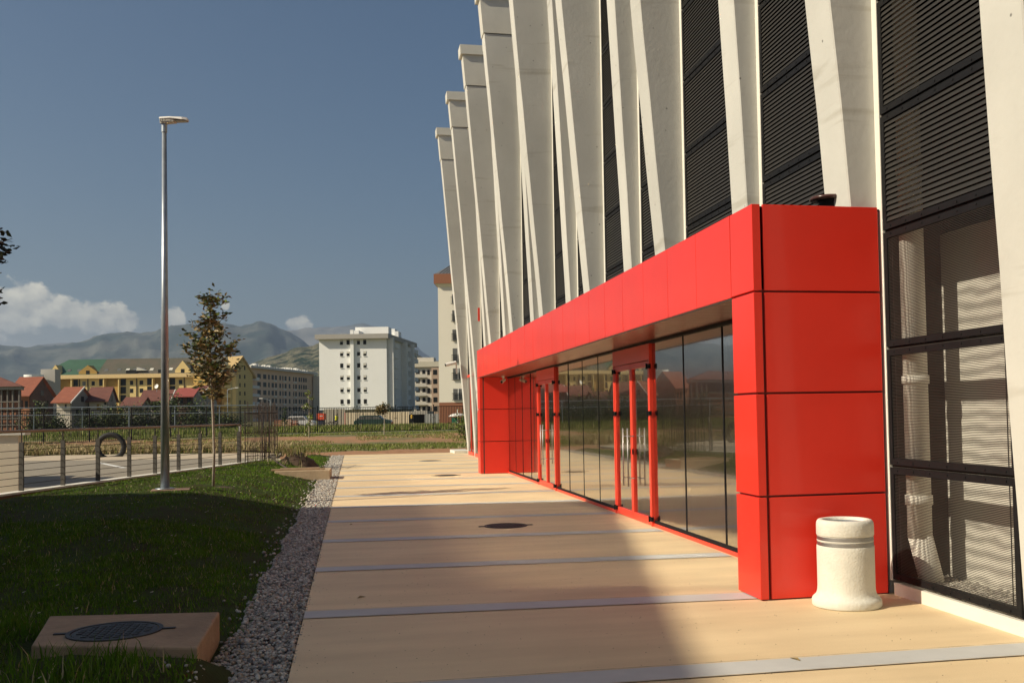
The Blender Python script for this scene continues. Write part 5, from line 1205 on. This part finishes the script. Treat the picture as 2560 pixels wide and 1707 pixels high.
b_ = at(810,1060,128); z0, z1 = at(800,1049,128).z, at(800,1033,128).z
mb = MB(); mb.box(a_.x,b_.x,128,129.2,z0,z1); part(mb, 'box', mat('orange_red_paint', (.72,.10,.04), .5, .05), t); mb = MB(); mb.box(a_.x+.15,b_.x-.1,128.1,129.1,.25,z0-.01); part(mb, 'stand', mat('blue_black', (.03,.035,.06), .6, .1), t)
xc = (a_.x+b_.x)/2+.1; mb = MB(); mb.box(xc-.16,xc-.03,127.985,127.998,(z0+z1)/2+.02,(z0+z1)/2+.12); mb.box(xc+.02,xc+.18,127.985,127.998,(z0+z1)/2+.02,(z0+z1)/2+.12); part(mb, 'white_mark', MT['whitepaint'], t)
# brick stacks
BK = mat('stacked_bricks', (.40,.17,.10), .9, .35, 1.5); BK2 = mat('pale_bricks', (.50,.32,.22), .9, .25, 1.5)
for (pa,pb,pt,m_,lb) in ((685,704,1048,BK,'left red pallet of bricks on the building site'),(706,728,1047,BK2,'middle pale pallet of bricks on the building site'),(730,742,1050,BK,'right dark pallet of bricks on the building site')):
    a_ = at(pa,1060,130).x; b_ = at(pb,1060,130).x; zt2 = at(pa,pt,130).z; t = thing('brick_pallet', (a_,130,.2), lb, 'bricks', 'pallets of bricks'); mb = MB(); rng = random.Random(pa)
    n = max(2,int((b_-a_)/.35))
    for i in range(n):
        for j in range(4): mb.box(a_+(b_-a_)*i/n, a_+(b_-a_)*(i+1)/n-.03, 130, 130.9, .33+j*(zt2-.35)/4, .33+(j+1)*(zt2-.35)/4-.03-rng.uniform(0,.1))
    part(mb, 'bricks', m_, t); mb = MB(); mb.box(a_,b_,130,130.9,.2,.32); part(mb, 'pallet', MT['wood'], t)
# cars
def car(px, Y, label, m_, L_=4.4, hgt=1.5, van=False, rz=0):
    q = at(px,1060,Y); t = thing('parked_car', (q.x,Y,.22), label, 'car')
    pr = [(-.5,.18),(-.5,.5),(-.46,.62),(-.40,.66),(-.33,.97),(-.26,1.0),(.16,1.0),(.27,.68),(.46,.58),(.5,.42),(.5,.18)]
    X = lambda u: q.x+u*L_*(1 if rz == 0 else -1)
    mb = MB(); mb.prism([(X(u),.22+v*hgt) for u,v in pr], 'y', Y-.85, Y+.85); bd = part(mb, 'body', m_, t, bevel=.05)
    for u0,u1,u2,u3 in ((-.40,-.345,-.22,-.22),(-.20,-.20,-.02,-.02),(.0,.0,.235,.15)):
        mb = MB(); mb.prism([(X(u0),.22+.66*hgt),(X(u3 if u0<0 else .235),.22+.66*hgt),(X(u2 if u0<0 else .15),.22+.92*hgt),(X(u1),.22+.92*hgt)], 'y', Y-.87, Y-.853); part(mb, 'window', WGR, t)
    for u in (-.31,.31):
        wv = MB(); wv.tube([(X(u),Y-.88,.22+.31),(X(u),Y-.6,.22+.31)], .31, 18); w_ = part(wv, 'wheel', MT['tyre'], t); wv = MB(); wv.tube([(X(u),Y-.895,.22+.31),(X(u),Y-.881,.22+.31)], .17, 12); part(wv, 'rim', MT['galv'], w_)
car(934, 128, 'dark green estate car parked in front of the cream hoarding', mat('green_car', (.03,.06,.05), .25, .05, coat=.5), 4.8, 1.5)
car(751, 132, 'white car parked behind the fence between bricks and sapling', mat('white_car', (.7,.7,.68), .3, .03), 3.9, 1.55)
# workers in yellow vests
def person(px, Y, label, vest, lean=.1):
    q = at(px,1060,Y); g0 = .22; t = thing('person', (q.x,Y,g0), label, 'person')
    J = [(0,0,.93),(0,0,1.15),(lean*.6,0,1.40),(lean*.9,0,1.52),(lean,0,1.66),(lean,0,1.76),(.1,0,.90),(.13,.02,.48),(.16,0,.06),(.20,-.12,.03),(-.1,0,.90),(-.14,-.04,.48),(-.20,0,.06),(-.17,-.12,.03),(.20+lean*.5,0,1.38),(.27,.02,1.10),(.22,-.2,.92),(-.19+lean*.5,0,1.38),(-.27,.0,1.10),(-.25,-.12,.86)]
    E_ = [(0,1),(1,2),(2,3),(3,4),(4,5),(0,6),(6,7),(7,8),(8,9),(0,10),(10,11),(11,12),(12,13),(2,14),(14,15),(15,16),(2,17),(17,18),(18,19)]
    Rr = [.15,.14,.15,.06,.10,.085,.10,.065,.045,.04,.10,.065,.045,.04,.06,.045,.035,.06,.045,.035]
    me = bpy.data.meshes.new('body'); me.from_pydata([(x,y,z) for x,y,z in J], E_, []); me.materials.append(mat('worker_clothes', (.05,.055,.08), .9, .1))
    o = bpy.data.objects.new('body', me); col.objects.link(o); o.parent = t; sk = o.modifiers.new('skin','SKIN')
    for i, r_ in enumerate(Rr): me.skin_vertices[0].data[i].radius = (r_, r_*.8)
    me.skin_vertices[0].data[0].use_root = True; ss_ = o.modifiers.new('sub','SUBSURF'); ss_.levels = 1; ss_.render_levels = 1
    mb = MB(); mb.lathe([(.185,.95),(.19,1.15),(.20,1.38),(.12,1.50),(.11,1.49),(.175,1.36),(.17,1.15),(.165,.95)], (lean*.4,0,0), 16); mb.build('vest', vest, t)
    mb = MB(); mb.lathe([(.115,1.70),(.11,1.76),(.07,1.82),(0,1.84)], (lean,0,0), 12); mb.build('cap', MT['wood'], t)
VY = mat('yellow_vest', (.72,.70,.05), .8, .05); VO = mat('orange_yellow_vest', (.75,.45,.04), .8, .05)
person(840, 126, 'worker in a bright yellow vest standing right of the red box', VY)
person(1030, 150, 'worker in an orange yellow vest standing right of the cream hoarding', VO, -.1)
# wheeled cart
q = at(826,1060,127); t = thing('site_cart', (q.x,127,.2), 'small dark two wheeled cart beside the worker in yellow', 'cart')
for dx in (-.42,.42):
    mb = MB(); n = 20; 
    for i in range(n): a0 = 2*math.pi*i/n; a1 = 2*math.pi*(i+1)/n; mb.tube([(q.x+dx+.33*math.cos(a0),127,.55+.33*math.sin(a0)),(q.x+dx+.33*math.cos(a1),127,.55+.33*math.sin(a1))], .04, 5)
    part(mb, 'wheel', MT['tyre'], t)
mb = MB(); mb.tube([(q.x-.42,127,.55),(q.x-.1,127,1.0),(q.x+.42,127,.55),(q.x+.5,127,1.15),(q.x+.35,127,1.2)], .04, 6); mb.tube([(q.x-.1,127,1.0),(q.x+.46,127,.95)], .035, 6); part(mb, 'frame', MT['black'], t)

for o in list(bpy.data.objects):
    if o in BEFORE or o.parent: continue
    l_ = o.location.copy(); o.location = Matrix.Rotation(-YAW, 3, 'Z') @ l_; o.rotation_euler.z -= YAW
at = at_world

# ------------------------------------------------------------------ unseen block added out of frame (left, behind), shaped to shade the forecourt
HS = 12.0; off = Vector((sd.x,sd.y))/(-sd.z)*HS
cnr = Vector((4.55,17.55))-off; e1 = Vector((-.21,-1)); e2 = Vector((-1,.13))
K1 = cnr+e1*30; K2 = cnr+e2*17; K3 = K1+e2*17
t = thing('shadow_block', (cnr.x,cnr.y,0), 'unseen plain cream block added left of the forecourt to cast its shadow', 'building')
mb = MB(); mb.hexa([(K1.x,K1.y,0),(cnr.x,cnr.y,0),(K2.x,K2.y,0),(K3.x,K3.y,0),(K1.x,K1.y,HS-.02),(cnr.x,cnr.y,HS-.02),(K2.x,K2.y,HS-.02),(K3.x,K3.y,HS-.02)]); part(mb, 'wall', MT['backwall'], t)
mb = MB(); mb.hexa([(K1.x,K1.y,HS-.01),(cnr.x,cnr.y,HS-.01),(K2.x,K2.y,HS-.01),(K3.x,K3.y,HS-.01),(K1.x,K1.y,HS+.01),(cnr.x,cnr.y,HS+.01),(K2.x,K2.y,HS+.01),(K3.x,K3.y,HS+.01)]); part(mb, 'roof', MT['cap'], t)
FE = Face((K1.x,K1.y,0), (cnr.x-K1.x, cnr.y-K1.y, 0))
if FE.n.x < 0: FE.n = -FE.n
for i in range(9):
    for j in range(3): window(FE, t, 1.6+i*3.3, 1.2+j*3.7, 1.8, 1.6)

# ------------------------------------------------------------------ mountains
def ridge_mesh(name, ctrl, dist, depth, seed, matl, az0=-62, az1=22, n=420, k=46, rough=1.0, zbase=-1):
    """ctrl: list of (azimuth deg, crest height m at `dist`); relief noise by summed sines"""
    from mathutils import noise as nz
    azs = np.linspace(az0, az1, n); ca = [c[0] for c in ctrl]; ch = [c[1] for c in ctrl]; H = np.interp(azs, ca, ch)
    V = []
    for i, a_ in enumerate(azs):
        ar = R(a_); h_ = H[i]+11*rough*nz.fractal(Vector((a_*1.1, seed, 0)), 1.0, 2.0, 5)
        for j in range(k+1):
            s_ = j/k; r_ = dist+depth*(s_-.62)
            pr_ = math.sin(min(1,s_/.62)*math.pi/2)**1.25 if s_ < .62 else math.cos((s_-.62)/.38*math.pi/2)
            p_ = Vector((a_*.42, s_*9.0, seed)); f_ = nz.ridged_multi_fractal(p_*1.2, .9, 2.1, 7, 1.0, 2.0)-1.0
            z = h_*pr_ + rough*h_*.07*f_*math.sin(min(1,s_/.60)*math.pi)**.8*(1 if s_ < .6 else 0)
            V.append((r_*math.sin(ar), r_*math.cos(ar), max(z, 0)+zbase))
    F_ = [(i*(k+1)+j, (i+1)*(k+1)+j, (i+1)*(k+1)+j+1, i*(k+1)+j+1) for i in range(n-1) for j in range(k)]
    o = npmesh(name, V, F_, matl); o.data.polygons.foreach_set('use_smooth', [True]*len(F_)); tag(o, kind='structure'); return o
def mt_mat(name, a, b, sc, bump):
    m_ = bpy.data.materials.new(name); m_.use_nodes = True; nt = m_.node_tree; N = nt.nodes; L = nt.links; p_ = N['Principled BSDF']; p_.inputs['Roughness'].default_value = 1; p_.inputs['Specular IOR Level'].default_value = .1
    tc = N.new('ShaderNodeTexCoord'); n = N.new('ShaderNodeTexNoise'); n.inputs['Scale'].default_value = sc; n.inputs['Detail'].default_value = 9; n.inputs['Roughness'].default_value = .62; L.new(tc.outputs['Object'], n.inputs['Vector'])
    r = N.new('ShaderNodeValToRGB'); r.color_ramp.elements[0].position = .40; r.color_ramp.elements[1].position = .6; r.color_ramp.elements[0].color = (*a,1); r.color_ramp.elements[1].color = (*b,1); L.new(n.outputs[0], r.inputs[0]); L.new(r.outputs[0], p_.inputs['Base Color'])
    bp = N.new('ShaderNodeBump'); bp.inputs['Strength'].default_value = bump; bp.inputs['Distance'].default_value = 25; L.new(n.outputs[0], bp.inputs['Height']); L.new(bp.outputs[0], p_.inputs['Normal'])
    return m_
def azel(px, py):
    d = FW + RT*((px-PX)/FPX) - UP*((py-PY)/FPX); return math.degrees(math.atan2(d.x,d.y)), d.z/math.hypot(d.x,d.y)
c1 = lambda x, y: azel(x/2.735, 700+y/2.735)
c2 = lambda x, y: azel(600+x/2.903, 640+y/2.903)
DM = 7000
main = [c1(*q) for q in ((0,458),(180,462),(330,470),(520,440),(600,425),(690,395),(780,388),(870,380),(960,384),(1100,352),(1180,332),(1250,322),(1400,326),(1530,310),(1640,340),(1700,326),(1780,312),(1850,318),(1960,365))]+[c2(*q) for q in ((380,585),(470,640),(560,700),(800,800),(1200,860),(2000,880))]
ctrl = [(-62,520),(-40,560),(-30,480),(-24,430)]+[(a_, e_*DM+2) for a_, e_ in main]+[(22,60)]
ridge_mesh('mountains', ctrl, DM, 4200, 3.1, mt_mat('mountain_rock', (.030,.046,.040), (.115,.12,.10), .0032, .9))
DB = 10500
back = [c2(*q) for q in ((-700,560),(0,560),(300,550),(400,548),(480,530),(560,532),(700,515),(760,512),(860,495),(900,497),(1000,520),(1280,652),(1310,695),(1500,800),(2200,900))]
back2 = [c1(*q) for q in ((-200,480),(180,466),(300,446),(420,430),(500,430),(530,445),(620,480))]
ctrl = [(-62,350),(-25,300)]+[(a_, e_*DB) for a_, e_ in back2]+[(a_, e_*DB) for a_, e_ in back]+[(22,100)]
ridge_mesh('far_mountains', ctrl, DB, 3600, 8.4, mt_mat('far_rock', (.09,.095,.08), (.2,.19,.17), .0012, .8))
DH = 2300
hill = [c2(*q) for q in ((-400,900),(60,795),(100,775),(200,738),(300,705),(400,672),(480,655),(570,632),(800,600),(1100,640),(1400,760),(2100,880))]
ctrl = [(-62,3),(-16,3)]+[(a_, max(2,e_*DH)) for a_, e_ in hill]+[(22,8)]
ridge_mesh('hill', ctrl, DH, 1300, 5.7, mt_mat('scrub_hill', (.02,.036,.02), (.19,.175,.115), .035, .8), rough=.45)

# ------------------------------------------------------------------ haze
mb = MB(); mb.box(-13500, 9000, -2500, 14500, -1.3, 1150)
hz = mb.build('haze', bpy.data.materials.new('haze_air')); hm = hz.data.materials[0]; hm.use_nodes = True; nt = hm.node_tree; nt.nodes.clear()
ho = nt.nodes.new('ShaderNodeOutputMaterial'); pv_ = nt.nodes.new('ShaderNodeVolumePrincipled'); pv_.inputs['Color'].default_value = (.52,.68,.92,1); pv_.inputs['Density'].default_value = 1.0e-4; pv_.inputs['Anisotropy'].default_value = .3
nt.links.new(pv_.outputs[0], ho.inputs['Volume']); tag(hz, kind='stuff')
